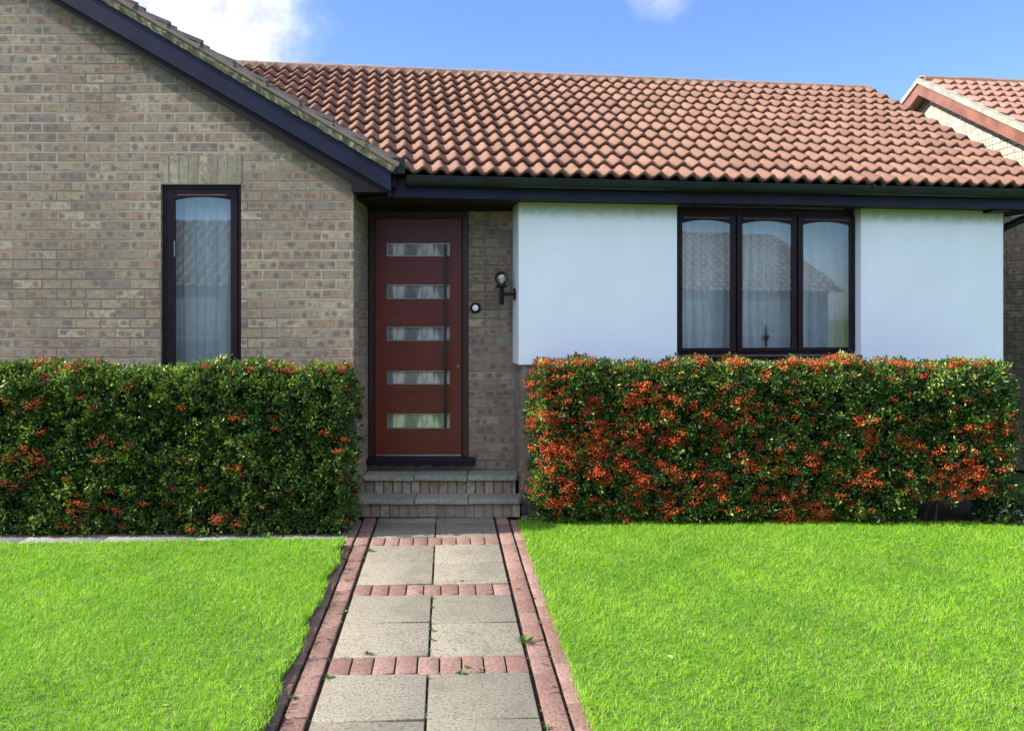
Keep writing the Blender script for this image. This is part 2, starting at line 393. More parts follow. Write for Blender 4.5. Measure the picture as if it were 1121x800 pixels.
# wing roof: deck, tiles, bargeboards, mortar
def wingslope(sgn):   # sgn +1 right-hand slope
    ex = -.885 if sgn > 0 else 2*RX+.885
    e0 = Vector((ex, 6.565, zup(-.885)-.0)); top = Vector((RX, 6.565, zup(RX)))
    es = (top-e0); L = es.length; es.normalize()
    return e0, es, L
deck = B()
for sgn in (1, -1):
    e0, es, L = wingslope(sgn)
    x0, x1 = e0.x, RX
    extr(deck, ID, [(x0, zup(x0 if sgn > 0 else x0)-.03), (x1, zup(x1)-.03), (x1, zup(x1)-.12), (x0, zup(x0)-.12)], 6.66, 13.1)
mk('roof_deck', deck, M['soffit'], house)
wr = None
for sgn in (1, -1):
    e0, es, L = wingslope(sgn)
    o = tile_roof('wing_roof', M['tile_old'], e0+Vector((0, 0, .045)), (0, 1, 0), es, 0, 6.5, L, 17, .13, house, cols=8)
# stepped verge tile ends, one step per course
bm = B()
for sgn in (1, -1):
    e0, es, L = wingslope(sgn); n = Vector((-es.z, 0, es.x)); n = n if n.z > 0 else -n
    g = L/17
    for k in range(17):
        j = random.uniform(-.004, .004)
        pts = [(k*g-.012, .036+j), (k*g+g, .038+j), (k*g+g, .056+j), (k*g+.05, .070+j), (k*g-.012, .076+j)]
        vv = []
        for y in (6.548+random.uniform(-.004, .004), 6.70):
            vv.append([bm.verts.new(e0+es*s+n*h+Vector((0, y-e0.y, 0))) for s, h in pts])
        a, b = vv; bm.faces.new(a); bm.faces.new(b[::-1])
        for i in range(5): q = (i+1) % 5; bm.faces.new((a[q], a[i], b[i], b[q]))
mk('verge_tiles', bm, M['tile_old'], house, bevel=.004, seg=1)
# mortar bedding: rough strip
bm = B()
for sgn in (1, -1):
    e0, es, L = wingslope(sgn); n = Vector((-es.z, 0, es.x)); n = n if n.z > 0 else -n
    m = 150; rows = []
    for i in range(m+1):
        s = L*i/m
        lo = -.012 if i/m > .12 else -.012+.03*(.12-i/m)
        row = []
        for (h, y) in ((lo, 6.70), (lo, 6.572), (.018, 6.560), (.046, 6.566), (.046, 6.70)):
            row.append(bm.verts.new(e0+es*s+n*(h+random.uniform(-.004, .004))+Vector((0, y-e0.y+random.uniform(-.005, .005), 0))))
        rows.append(row)
    for a, b in zip(rows, rows[1:]):
        for i in range(4): bm.faces.new((a[i], a[i+1], b[i+1], b[i]))
mk('verge_mortar', bm, M['mortar'], house, smooth=False)
# bargeboards with the flared foot
bm = B()
extr(bm, ID, [(-.911, 2.530), (-.911, 2.778), (-1.20, 2.885), (-1.427, 3.001), (RX, zup(RX)-.01), (RX, zlow(RX))], 6.60, 6.628)
mk('bargeboard', bm, M['navy'], house, bevel=.003, seg=1)
bm = B()
m_ = lambda x: 2*RX-x
extr(bm, ID, [(m_(-.911), 2.530), (m_(-.911), 2.778), (m_(-1.20), 2.885), (m_(-1.427), 3.001), (RX-.002, zup(RX)-.01), (RX-.002, zlow(RX))], 6.60, 6.628)
mk('bargeboard', bm, M['navy'], house)
# pale drip edge along the top of the bargeboard
bm = B()
for (xa, za), (xb, zb) in (((-.908, 2.780), (-1.20, 2.887)), ((-1.20, 2.887), (-1.427, 3.003)), ((-1.427, 3.003), (RX, zup(RX)-.008))):
    extr(bm, ID, [(xa, za), (xa, za+.009), (xb, zb+.009), (xb, zb)], 6.588, 6.66)
mk('verge_trim', bm, M['cream_mortar'], house)
# boxed eaves of the wing
bm = B()
extr(bm, ID, [(CWX+.001, 2.5605), (-.937, 2.5605), (-.937, 2.60), (CWX+.001, 2.76)], 6.6295, 6.7185)
quadbox(bm, ID, CWX+.001, -.915, 6.629, 7.10, 2.532, 2.56)
quadbox(bm, ID, -.935, -.912, 6.629, 7.05, 2.50, 2.76)
extr(bm, ID, [(CWX, 2.60), (CWX, 2.78), (-5.0, zlow(-5.0)+.06), (-5.0, zlow(-5.0)-.0)], 6.629, 6.719)
mk('wing_soffit', bm, M['soffit'], house)
# short gutter along the wing eaves (its square end shows beside the bargeboard)
bm = B()
sweep(bm, frame((-.86, 6.59), 90), [(.05, 2.775), (.05, 2.70), (.035, 2.668), (-.035, 2.668), (-.05, 2.70), (-.05, 2.775), (-.042, 2.775), (-.042, 2.702), (-.03, 2.676), (.03, 2.676), (.042, 2.702), (.042, 2.775)], .02, .30)
quadbox(bm, ID, -.915, -.805, 6.582, 6.612, 2.664, 2.782)
mk('wing_gutter', bm, M['gutter'], house, bevel=.003, seg=1)

# ---- tall window of the wing
def arched(bm, fr, u0, u1, z0, z1, w, v0, v1, rise=.02, topw=None, botw=None, n=14):
    topw = topw or w; botw = botw or w
    quadbox(bm, fr, u0, u0+w, v0, v1, z0, z1); quadbox(bm, fr, u1-w, u1, v0, v1, z0, z1)
    quadbox(bm, fr, u0+w, u1-w, v0+.001, v1-.001, z0, z0+botw)
    pts = [(u0+w, z1), (u1-w, z1)]
    for i in range(n+1):
        f = 1-i/n; pts.append((u0+w+(u1-u0-2*w)*f, z1-topw-rise+rise*math.sin(math.pi*f)**.8))
    extr(bm, fr, pts[::-1], v0+.001, v1-.001)
win = empty('tall_window', WG((wx0+wx1)/2, .05, wz0)); win.parent = house; win.location = WL[win.name]-WL[house.name]
fx0, fx1 = (179.2-CX)*.00705, (263.6-CX)*.00705
bm = B()
arched(bm, WG, wx0+.002, wx1-.002, wz0, wz1-.002, .034, .030, .10, 0, .03)
mk('window_frame', bm, M['frame'], win, bevel=.003, seg=1)
bm = B()
arched(bm, WG, wx0+.038, wx1-.038, wz0+.032, wz1-.034, .052, .022, .078, .024, .055, .05)
mk('casement', bm, M['frame'], win, bevel=.003, seg=1)
bm = B(); quadbox(bm, WG, wx0+.12, wx1-.12, .0185, .022, wz1-.082, wz1-.074); mk('timber_strip', bm, M['strip'], win)
bm = B(); quadbox(bm, WG, wx0+.085, wx1-.085, .045, .049, wz0+.06, wz1-.08); mk('pane', bm, M['glass'], win)
bm = B(); quadbox(bm, WG, wx0-.02, wx1+.02, -.03, .06, wz0-.05, wz0-.001); mk('sill', bm, M['frame'], win, bevel=.005)
bm = B(); quadbox(bm, WG, wx0+.0955, wx0+.103, .012, .022, 2.05, 2.17); mk('window_handle', bm, M['chrome'], win, bevel=.002)
def curtain(name, fr, u0, u1, v, z0, z1, amp, pitch, seed, label):
    r = random.Random(seed); n = int((u1-u0)/.008); cols = []
    bm = B(); ph = [r.uniform(0, 6) for _ in range(5)]
    for i in range(n+1):
        u = u0+(u1-u0)*i/n
        col = []
        for k in range(9):
            z = z1+(z0-z1)*k/8
            d = amp*(math.sin(2*math.pi*u/pitch+ph[0]+.6*math.sin(u*7+ph[1])+.02*k)+.45*math.sin(2*math.pi*u/(pitch*.43)+ph[2]))*(.6+.4*k/8)
            col.append(bm.verts.new(fr(u+.006*math.sin(k+u*9), v+d, z)))
        cols.append(col)
    for a, b in zip(cols, cols[1:]):
        for k in range(8): bm.faces.new((a[k], a[k+1], b[k+1], b[k]))
    o = mk(name, bm, M['curtain'], smooth=True); return tag(o, label, 'curtain')
curtain('net_curtain', WG, wx0-.05, wx1+.05, .22, wz0-.1, wz1+.1, .016, .11, 3, 'pale net curtain hanging behind the tall narrow window')

# ---- recessed porch wall, door
dx0, dx1, dz1 = -1.2060, -.3660, 2.474
bm = B()
quadbox(bm, PW, dx1, .10, 0, .2, 0, 2.53); quadbox(bm, PW, CWX-.05, dx1, 0, .2, 0, .354)
mk('porch_wall', bm, M['brick_porch'], house)
bm = B(); quadbox(bm, PW, CWX, .06, -.012, .2, 2.476, 2.505); mk('porch_head_board', bm, M['soffit'], house)
door = empty('front_door', PW(-.79, .03, .40)); door.parent = house; door.location = WL[door.name]-WL[house.name]
k = .0077083
X = lambda px: (px-CX)*.00774; Z = lambda py, s=.00774: EYE+(HZ-py)*s
bm = B()
quadbox(bm, PW, dx0, dx0+.040, -.012, .10, .40, dz1); quadbox(bm, PW, dx1-.050, dx1, -.012, .10, .40, dz1)
quadbox(bm, PW, dx0+.0401, dx1-.0501, -.011, .10, dz1-.045, dz1)
quadbox(bm, PW, dx0+.0402, dx0+.05, .012, .05, .40, dz1-.0452); quadbox(bm, PW, dx1-.062, dx1-.0502, .012, .05, .40, dz1-.0452); quadbox(bm, PW, dx0+.051, dx1-.063, .012, .05, dz1-.057, dz1-.0452)
mk('door_frame', bm, M['doorframe'], door, bevel=.003, seg=1)
lx0, lx1, lz0, lz1 = dx0+.0508, dx1-.0628, .415, dz1-.058
sx0, sx1 = X(424), X(492.2)
slots = [(266.8, 280.3), (312, 327), (358, 372.7), (406, 420.5), (453, 468.5)]
bm = B(); v0, v1 = .030, .072
quadbox(bm, PW, lx0, sx0, v0, v1, lz0, lz1); quadbox(bm, PW, sx1, lx1, v0, v1, lz0, lz1)
zz = [lz1]+[q for a, b in slots for q in (Z(a), Z(b))]+[lz0]
for i in range(0, len(zz), 2): quadbox(bm, PW, sx0, sx1, v0, v1, zz[i+1], zz[i])
bmesh.ops.remove_doubles(bm, verts=bm.verts, dist=.0003)
mk('door_leaf', bm, M['door'], door)
for a, b in slots:
    bm = B(); quadbox(bm, PW, sx0, sx1, .044, .060, Z(b), Z(a)); mk('door_pane', bm, M['doorglass'], door)
    bm = B(); za, zb = Z(b), Z(a); f = .005
    quadbox(bm, PW, sx0-.003, sx1+.003, .024, .034, za-.003, za+f); quadbox(bm, PW, sx0-.003, sx1+.003, .024, .034, zb-f, zb+.003)
    quadbox(bm, PW, sx0-.003, sx0+f, .0245, .034, za+f, zb-f); quadbox(bm, PW, sx1-f, sx1+.003, .0245, .034, za+f, zb-f)
    mk('pane_trim', bm, M['chrome'], door)
hx = X(488.2)
bm = B(); tube(bm, [(hx, 7.362, Z(268)), (hx, 7.362, Z(467.6))], .0115, 16); h = mk('pull_handle', bm, M['handle'], door, smooth=False)
for zc in (Z(285), Z(340), Z(395), Z(451)):
    bm = B(); tube(bm, [(hx, 7.365, zc), (hx, 7.43, zc)], .007, 10); mk('handle_fixing', bm, M['black'], h)
bm = B(); tube(bm, [(X(501.8), 7.424, Z(400.8)), (X(501.8), 7.431, Z(400.8))], .010, 16); mk('keyhole', bm, M['chrome'], door)
bm = B(); quadbox(bm, ID, CWX+.002, -.309, 7.300, 7.46, .356, .408); mk('threshold', bm, M['navy2'], door, bevel=.008)
bm = B(); quadbox(bm, PW, lx0, lx1, .012, .030, .4085, .425); mk('weather_bar', bm, M['chrome'], door, bevel=.003)
bm = B(); quadbox(bm, PW, dx0, dx1, .11, .13, .35, 2.47); mk('door_backing', bm, M['interior'], door)

# ---- right-hand front: brick, white panels, window
uw0 = u_at(741, -.025); uw1 = u_at(944, -.025); uEnd = u_at(1098, -.025)
ZW0, ZW1, ZT = 1.265, 2.508, 2.508
bm = B()
quadbox(bm, RF, 0, uw0, 0, .25, 0, ZT+.1); quadbox(bm, RF, uw1, uEnd-.02, 0, .25, 0, ZT+.1); quadbox(bm, RF, uw0, uw1, 0, .25, 0, ZW0)
quadbox(bm, RF, 0, .22, .2501, .36, 0, ZT+.1)
bmesh.ops.remove_doubles(bm, verts=bm.verts, dist=.0003)
mk('front_wall', bm, M['brick_porch'], house)
bm = B()
quadbox(bm, RF, uEnd-.22, uEnd-.021, .251, 6.2, 0, 2.6)
extr(bm, frame(RF(uEnd-.22, 0, 0)[:2], 98.2), [(0, 2.6), (6.2, 2.6), (2.85, 4.13)], -.199, 0)
quadbox(bm, RF, -1.5, uEnd-.221, 6.0, 6.2, 0, 2.6)
mk('side_wall', bm, M['brick'], house)
PZ = 1.205
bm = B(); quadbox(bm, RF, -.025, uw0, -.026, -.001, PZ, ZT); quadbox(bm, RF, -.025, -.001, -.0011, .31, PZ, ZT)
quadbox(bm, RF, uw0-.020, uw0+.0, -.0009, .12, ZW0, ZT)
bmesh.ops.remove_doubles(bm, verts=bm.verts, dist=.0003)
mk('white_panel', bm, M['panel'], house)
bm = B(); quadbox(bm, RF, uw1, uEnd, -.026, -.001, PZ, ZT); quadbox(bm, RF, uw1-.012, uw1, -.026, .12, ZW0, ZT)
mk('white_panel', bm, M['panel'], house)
bm = B(); quadbox(bm, RF, uEnd+.0005, uEnd+.006, -.027, .01, PZ, ZT-.002); mk('panel_edge_strip', bm, M['brownboard'], house)

win = empty('triple_window', RF((uw0+uw1)/2, .1, ZW0)); win.parent = house; win.location = WL[win.name]-WL[house.name]
wv = .095
a0, a1 = uw0, uw1-.013
cas = [(u_at(740, wv), u_at(804.5, wv)), (u_at(805.5, wv), u_at(871, wv)), (u_at(872, wv), u_at(938, wv))]
zp = 1.295
bm = B()
quadbox(bm, RF, a0, a1, wv-.01, wv+.07, zp-.03, zp+.002); quadbox(bm, RF, a0, a1, wv-.01, wv+.07, 2.450, ZT)
quadbox(bm, RF, a0, a0+.016, wv-.0099, wv+.07, zp+.0021, 2.4499); quadbox(bm, RF, a1-.016, a1, wv-.0099, wv+.07, zp+.0021, 2.4499)
for ub in (cas[0][1]+.003, cas[1][1]+.003): quadbox(bm, RF, ub-.022, ub+.022, wv-.0098, wv+.07, zp+.0021, 2.4499)
mk('window_frame', bm, M['frame'], win, bevel=.002, seg=1)
for i, (c0, c1) in enumerate(cas):
    c0 = max(c0+.004, a0+.002); c1 = min(c1-.004, a1-.002)
    bm = B(); arched(bm, RF, c0, c1, zp+.003, 2.449, .042, wv-.032, wv-.0105, .030, .048, .030)
    cs = mk('casement', bm, M['frame'], win, bevel=.003, seg=1)
    bm = B(); quadbox(bm, RF, c0+.03, c1-.03, wv-.018, wv-.014, zp+.02, 2.42); mk('pane', bm, M['glass'], cs)
    bm = B(); quadbox(bm, RF, c0+.05, c1-.05, wv-.036, wv-.032, 2.413, 2.421); mk('timber_strip', bm, M['strip'], cs)
bm = B(); quadbox(bm, RF, a0-.0, a1, -.05, wv-.0105, zp-.055, zp-.031); mk('sill', bm, M['frame'], win, bevel=.005)
curtain('net_curtain', RF, uw0-.1, (uw0+uw1)/2+.26, .235, 1.2, 2.56, .020, .085, 5, 'pale net curtain behind the left and middle panes of the triple window')
curtain('net_curtain', RF, (uw0+uw1)/2+.18, uw1+.1, .34, 1.2, 2.56, .022, .10, 8, 'pale net curtain behind the right pane of the triple window')
# inner window board with a small ornament
bm = B(); quadbox(bm, RF, uw0+.01, uw1-.02, wv+.071, .212, 1.255, 1.290); mk('window_board', bm, M['white_edge'], win)
oc = RF(u_at(838.5, .19), .19, 1.290)
bm = B()
prof = [(0, .030), (.006, .030), (.010, .008), (.05, .006), (.058, .014), (.066, .006), (.10, .012), (.125, .022), (.15, .015), (.165, .006), (.18, .010), (.19, .006), (.235, .002)]
tube(bm, [(oc.x, oc.y, oc.z+z) for z, r in prof], [r for z, r in prof], 12)
tube(bm, [(oc.x, oc.y, oc.z+.105), (oc.x+.022, oc.y, oc.z+.12), (oc.x+.026, oc.y, oc.z+.145)], [.004, .004, .003], 6)
tag(mk('ornament', bm, M['bronze'], smooth=True), 'small dark pointed ornament standing inside the middle pane of the triple window', 'ornament')

# ---- main roof
VE, ZE = -.245, 2.665                     # eaves line of the tiles
VR, ZR = 2.776, 4.285
run = VR-VE; rise = ZR-ZE; SL = math.hypot(run, rise)
es = (RF.n*run+Vector((0, 0, rise))).normalized()
O = RF(0, VE, ZE)
UV = 4.60
def above_wing(p):
    return not (p.x < -.83 and p.z < zup(min(p.x, -.5))+.02) or p.x > -.83
W = .1335; nW = round((UV+4.6)/W); U0 = UV-nW*W
def clip_main(p):
    if p.x > -.80: return True
    return p.z > zup(max(p.x, RX))-.03
main = tile_roof('main_roof', M['tile'], O, RF.e, es, U0, UV, SL, 13, W, house, clip=clip_main)
esb = (-RF.n*run+Vector((0, 0, rise))).normalized()
Ob = RF(0, 2*VR-VE, ZE)
tile_roof('rear_roof', M['tile'], Ob, RF.e, esb, U0, UV, SL, 13, W, house, clip=clip_main, cols=6)
bm = B()   # deck under the tiles
u_l = -1.0
for q in ((VE+.02, VR), (2*VR-VE-.02, VR)):
    za = ZE+rise*(.02/run)
    vs = [bm.verts.new(RF(u, v, z)) for u, v, z in ((u_l-.0, q[0], za-.02), (UV-.03, q[0], za-.02), (UV-.03, q[1], ZR-.02), (-4.4, q[1], ZR-.02))]
    bm.faces.new(vs)
bmesh.ops.solidify(bm, geom=bm.faces[:], thickness=.05)
mk('roof_deck', bm, M['soffit'], house)
# ridge tiles
def ridge(name, fr, v, z, u0, u1, mat, parent, seg=.44, r=.105, h=.075):
    bm = B(); u = u0; R = []
    while u < u1-.05:
        e = min(u+seg, u1); j = random.uniform(-.004, .004)
        p = []
        for i in range(9):
            t_ = math.pi*i/8; p.append((v-r*math.cos(t_), z-.045+j+h*math.sin(t_)**.8))
        p2 = [(v+(a-v)*.86, b-.016) for a, b in p[::-1]]
        sweep(bm, fr, p+p2, u+.004, e-.003); u = e
    bm2 = B()
    o = mk(name, bm, mat, parent)
    return o
ridge('ridge_tiles', RF, VR, ZR+.025, -4.2, u_at(945, VR), M['ridge'], house)
bm = B()
m = 220
rows = []
for i in range(m+1):
    u = -4.2+(UV+4.2)*i/m
    row = [bm.verts.new(RF(u, VR+dv*1.0, ZR+dz+random.uniform(-.005, .005))) for dv, dz in ((-.125, -.045), (-.105, .018), (-.05, .035), (.05, .035), (.125, -.045))]
    rows.append(row)
for a, b in zip(rows, rows[1:]):
    for i in range(4): bm.faces.new((a[i], a[i+1], b[i+1], b[i]))
mk('ridge_mortar', bm, M['ridge_mortar'], house)
# right verge underside
bm = B()
vs = lambda v: ZE+rise*(v-VE)/run
pp = frame(RF(UV, 0, 0)[:2], 98.2)
extr(bm, pp, [(VE+.01, vs(VE)+.004), (VR, ZR+.004), (VR, ZR-.11), (VE+.01, vs(VE)-.10)], -.0, .028)
extr(bm, pp, [(VR, ZR+.004), (2*VR-VE, vs(VE)+.004), (2*VR-VE, vs(VE)-.10), (VR, ZR-.11)], -.0, .028)
mk('verge_board', bm, M['brownboard'], house)
# fascia, soffit
uL = u_at(441, -.185)
bm = B(); quadbox(bm, RF, uL-.12, UV+.01, -.185, -.160, 2.506, 2.68); mk('fascia', bm, M['navy'], house, bevel=.003, seg=1)
bm = B()
quadbox(bm, RF, .0, UV, -.1599, -.0265, 2.5085, 2.52)
vsx = [PW(CWX+.0005, .0, 2.5065), PW(.05, .0, 2.5065), RF(0.0, -.1595, 2.5065), RF(uL-.1, -.1595, 2.5065), Vector((CWX+.0005, 6.84, 2.5065))]
a = [bm.verts.new(v) for v in vsx]; b = [bm.verts.new(v+Vector((0, 0, .014))) for v in vsx]
bm.faces.new(a); bm.faces.new(b[::-1])
for i in range(5): j = (i+1) % 5; bm.faces.new((a[j], a[i], b[i], b[j]))
quadbox(bm, RF, uEnd+.01, UV, -.02, .6, 2.51, 2.53)
mk('soffit', bm, M['soffit'], house)
# gutter
def gprof(vc, zc, r, t, n=12):
    o = [(vc-r*math.cos(math.pi*i/n)*1.0, zc-r*1.15*math.sin(math.pi*i/n)) for i in range(n+1)]
    i_ = [(vc-(r-t)*math.cos(math.pi*i/n), zc-(r-t)*1.15*math.sin(math.pi*i/n)) for i in range(n, -1, -1)]
    return o+i_
GV, GZ, GR = -.246, 2.656, .058
gut = B(); sweep(gut, RF, gprof(GV, GZ, GR, .004), u_at(445, -.3), UV+.06)
sweep(gut, RF, [(GV-GR-.004, GZ-.004), (GV-GR-.004, GZ+.005), (GV-GR+.006, GZ+.005), (GV-GR+.006, GZ-.004)], u_at(445, -.3), UV+.06)
gut = mk('gutter', gut, M['gutter'], house)
for px, w in ((449, .05), (611, .035), (745, .02), (875, .03), (962, .11), (1100, .03)):
    u = u_at(px, -.3); bm = B(); sweep(bm, RF, gprof(GV, GZ+.004, GR+.005, .007), u-w/2, u+w/2)
    if px == 962:
        for d in (-.038, .038): quadbox(bm, RF, u+d-.006, u+d+.006, GV-GR-.014, GV-GR+.006, GZ-.012, GZ+.014)
    mk('gutter_bracket', bm, M['gutter'], gut)
# downpipe swan neck behind the right corner
bm = B()
p0 = RF(uEnd+.34, -.20, 2.56); p1 = RF(uEnd+.32, -.05, 2.50); p2 = RF(uEnd+.03, .16, 2.33); p3 = RF(uEnd+.03, .17, 2.2); p4 = RF(uEnd+.03, .17, .05)
tube(bm, [p0, p1, p2, p3, p4], .033, 14); mk('downpipe', bm, M['gutter'], house, smooth=True)
bm = B(); quadbox(bm, RF, u_at(1078, -.05), u_at(1096, -.05), -.16, -.03, 2.485, 2.507); mk('soffit_bracket', bm, M['black'], house)
# dim rooms so that windows look into something
bm = B()
quadbox(bm, ID, -4.4, -1.45, 9.5, 9.6, 0, 2.7); quadbox(bm, ID, LX+.2, -1.45, 6.95, 12.6, .02, .03)
quadbox(bm, RF, .25, uEnd-.25, 3.5, 3.6, 0, 2.6); quadbox(bm, RF, .25, uEnd-.25, .26, 3.4, .02, .03); quadbox(bm, RF, .23, .26, .26, 3.5, 0, 2.6)
mk('room_partition', bm, M['interior'], house)
bm = B(); quadbox(bm, ID, LX+.2, -1.42, 6.95, 12.6, 2.62, 2.64); quadbox(bm, RF, .2, uEnd-.23, .26, 5.9, 2.58, 2.60); mk('ceiling', bm, M['interior'], house)

# ================================================================== fittings on the wall
# globe lantern on the return of the right-hand wall
lamp = empty('wall_lamp', (0, 7.2, 2.0 - .0))
LY = 7.20; ls = LY/F
LP = lambda px, py: Vector(((px-CX)*ls, LY, EYE+(HZ-py)*ls))
c = LP(549.2, 314); base = LP(562.0, 322)
WL[lamp.name] = base.copy(); lamp.location = base
tag(lamp, 'black wall lantern with clear glass globe between the front door and white panel', 'wall lamp')
bm = B(); tube(bm, [LP(564.0, 322), LP(561.6, 322)], .048, 18); mk('wall_plate', bm, M['black'], lamp, bevel=.003)
bm = B(); tube(bm, [LP(562, 322), LP(549.2, 322)], .013, 10); tube(bm, [c, LP(549.2, 333.5)], .019, 14); mk('arm', bm, M['black'], lamp)
bm = B(); tube(bm, [c+Vector((0, 0, -.008)), c+Vector((0, 0, .004)), c+Vector((0, 0, .014))], [.035, .052, .048], 20); mk('gallery', bm, M['black'], lamp)
bm = B(); bmesh.ops.create_uvsphere(bm, u_segments=24, v_segments=16, radius=.060, matrix=Matrix.Translation(c+Vector((0, 0, .068)))); mk('globe', bm, M['globe'], lamp, smooth=True)
bm = B(); prof = [(0, .013), (.03, .014), (.045, .018), (.06, .023), (.078, .020), (.088, .010), (.09, .002)]
tube(bm, [c+Vector((0, 0, .012+z)) for z, r in prof], [r for z, r in prof], 16); mk('bulb', bm, M['bulb'], lamp, smooth=True)
bell = empty('doorbell', (0, 0, 0)); bc = Vector(((520.5-CX)*.0077, 7.4, EYE+(HZ-337)*.0077)); bell.location = bc; WL[bell.name] = bc
tag(bell, 'round black doorbell with pale push button on the brick beside the door', 'doorbell')
bm = B(); tube(bm, [bc+Vector((0, .0, 0)), bc+Vector((0, -.022, 0)), bc+Vector((0, -.026, 0))], [.045, .045, .040], 28); mk('bell_surround', bm, M['black'], bell)
bm = B(); tube(bm, [bc+Vector((0, -.02, 0)), bc+Vector((0, -.030, 0)), bc+Vector((0, -.033, 0))], [.025, .025, .018], 24); mk('push_button', bm, M['bell'], bell)

# ================================================================== steps
steps = empty('front_steps', (-.57, 7.15, 0)); tag(steps, 'two low brick steps with grey stone treads below the front door', 'steps')
bm = B(); quadbox(bm, ID, -1.30, .062, 6.972, 7.399, 0, .106); quadbox(bm, ID, CWX+.001, .028, 7.17, 7.399, .106, .256); mk('riser', bm, M['riser'], steps)
def tread(y0, y1, z0, z1, xs, parent, last):
    for i in range(3):
        bm = B(); x0 = xs[i]+.003; x1 = xs[i+1]-.003
        pts = [(x0, y0), (x1-(.02 if i == 2 else 0), y0), (x1, y0+(.025 if i == 2 else 0)), (x1, y1), (x0, y1)]
        zj = random.uniform(-.001, .001)
        a = [bm.verts.new((x, y, z0+zj)) for x, y in pts]; b = [bm.verts.new((x, y, z1+zj)) for x, y in pts]
        bm.faces.new(a); bm.faces.new(b[::-1])
        for q in range(5): j = (q+1) % 5; bm.faces.new((a[j], a[q], b[q], b[j]))
        o = mk('tread', bm, M['tread'], parent, bevel=.009, seg=3)
        at = o.data.attributes.new('rnd', 'FLOAT', 'FACE'); at.data.foreach_set('value', np.full(len(o.data.polygons), random.random(), 'f'))
tread(6.935, 7.175, .107, .147, [-1.245, -.775, -.350, .077], steps, True)
tread(7.125, 7.398, .257, .297, [CWX+.001, -.80, -.366, .050], steps, True)

# ================================================================== ground
PC = lambda Y: -.0806-.075*Y
def PP(a, Y): return Vector((PC(Y)+a, Y+.03*a, 0))
def S(o, kind='structure'): o['kind'] = kind; return o
bm = B(); quadbox(bm, ID, -300, 300, -300, 300, -.08, -.035)
S(mk('ground', bm, M['lawnbase']))
bm = B(); quadbox(bm, ID, -1.35, .45, -1.2, 6.965, -.034, -.016); S(mk('path_bed', bm, M['soil']))
# path: slabs and paving bricks, each with its own slight tilt, one mesh
V = []; Fc = []; R = []; MI = []
def block(a0, a1, y0, y1, mi, zt=.0, g=.004, t=.05, bev=.004):
    cs_ = [(a0+g, y0+g), (a1-g, y0+g), (a1-g, y1-g), (a0+g, y1-g)]
    dz = random.uniform(-.003, .003); tx = random.uniform(-.004, .004); ty = random.uniform(-.004, .004)
    am, ym = (a0+a1)/2, (y0+y1)/2; r = random.random(); b = len(V)
    for lvl, ins in ((-t, 0), (-bev, 0), (-bev*.3, bev*.4), (0, bev)):
        for (a, y) in cs_:
            a_ = a+(ins if a < am else -ins); y_ = y+(ins if y < ym else -ins)
            p = PP(a_, y_); V.append((p.x+random.uniform(-.0006, .0006), p.y, zt+lvl+dz+tx*(a-am)+ty*(y-ym)))
    for l in range(3):
        for i in range(4):
            j = (i+1) % 4; q = b+l*4; Fc.append((q+i, q+j, q+4+j, q+4+i)); R.append(r); MI.append(mi)
    Fc.append((b+12, b+13, b+14, b+15)); R.append(r); MI.append(mi)
per = 1.105
near = [6.13-per*i for i in range(7)]
for nb in near:
    for i in range(9): block(-.4555+i*.1012, -.4555+(i+1)*.1012, nb, nb+.2, 1, g=.0035)
    for k_ in range(2):
        y0 = nb-.905+.4525*k_
        for a0 in (-.4555, .0): block(a0, a0+.4555, y0, y0+.4525, 0, g=.005, bev=.005)
for a0 in (-.4555, .0): block(a0, a0+.4555, 6.33, 6.785, 0, g=.005); block(a0, a0+.4555, 6.785, 6.965, 0, g=.003)
y = 6.955
while y > -1.0:
    for a0 in (-.568, .468): block(a0, a0+.1, y-.203, y, 1, g=.0036, bev=.006)
    for a0, oo in ((-.676, .07), (.576, .1)): block(a0, a0+.1, y-.203-oo, y-oo, 1, g=.0036, bev=.006)
    y -= .203
S(arr_mesh('path', V, Fc, [M['slab'], M['paver']], R, midx=MI))
# concrete strip in front of the left hedge and the patch right of the steps
V = []; Fc = []; R = []; MI = []
def kblock(pts, z0, z1):
    b = len(V); r = random.random()
    cx_ = sum(p[0] for p in pts)/4; cy_ = sum(p[1] for p in pts)/4
    for z, k_ in ((z0, 0), (z1-.006, 0), (z1, .006)):
        for x, y in pts: V.append((x+(k_ if x < cx_ else -k_), y+(k_ if y < cy_ else -k_), z))
    for l in range(2):
        for i in range(4): j = (i+1) % 4; q = b+l*4; Fc.append((q+i, q+j, q+4+j, q+4+i)); R.append(r)
    Fc.append((b+8, b+9, b+10, b+11)); R.append(r)
kf = lambda x: 6.10+.050*(x+1.2)
xs = [-5.3, -4.4, -3.5, -2.93, -2.28, -1.66, -1.215]
for x0, x1 in zip(xs, xs[1:]): kblock([(x0+.004, kf(x0)), (x1-.004, kf(x1)), (x1-.004+.03, 6.71), (x0+.004+.03, 6.71)], -.03, .004)
kblock([(.075, 6.80), (.50, 6.84), (.50, 7.10), (.075, 7.055)], -.03, .002); kblock([(.508, 6.84), (1.1, 6.88), (1.1, 7.16), (.508, 7.10)], -.03, .002)
S(arr_mesh('side_paving', V, Fc, M['kerb'], R))
bm = B(); quadbox(bm, ID, .12, 4.6, 6.74, 7.9, -.034, -.004); quadbox(bm, ID, -5.2, -1.24, 6.40, 6.719, .0045, .012); S(mk('planting_bed', bm, M['soil']))

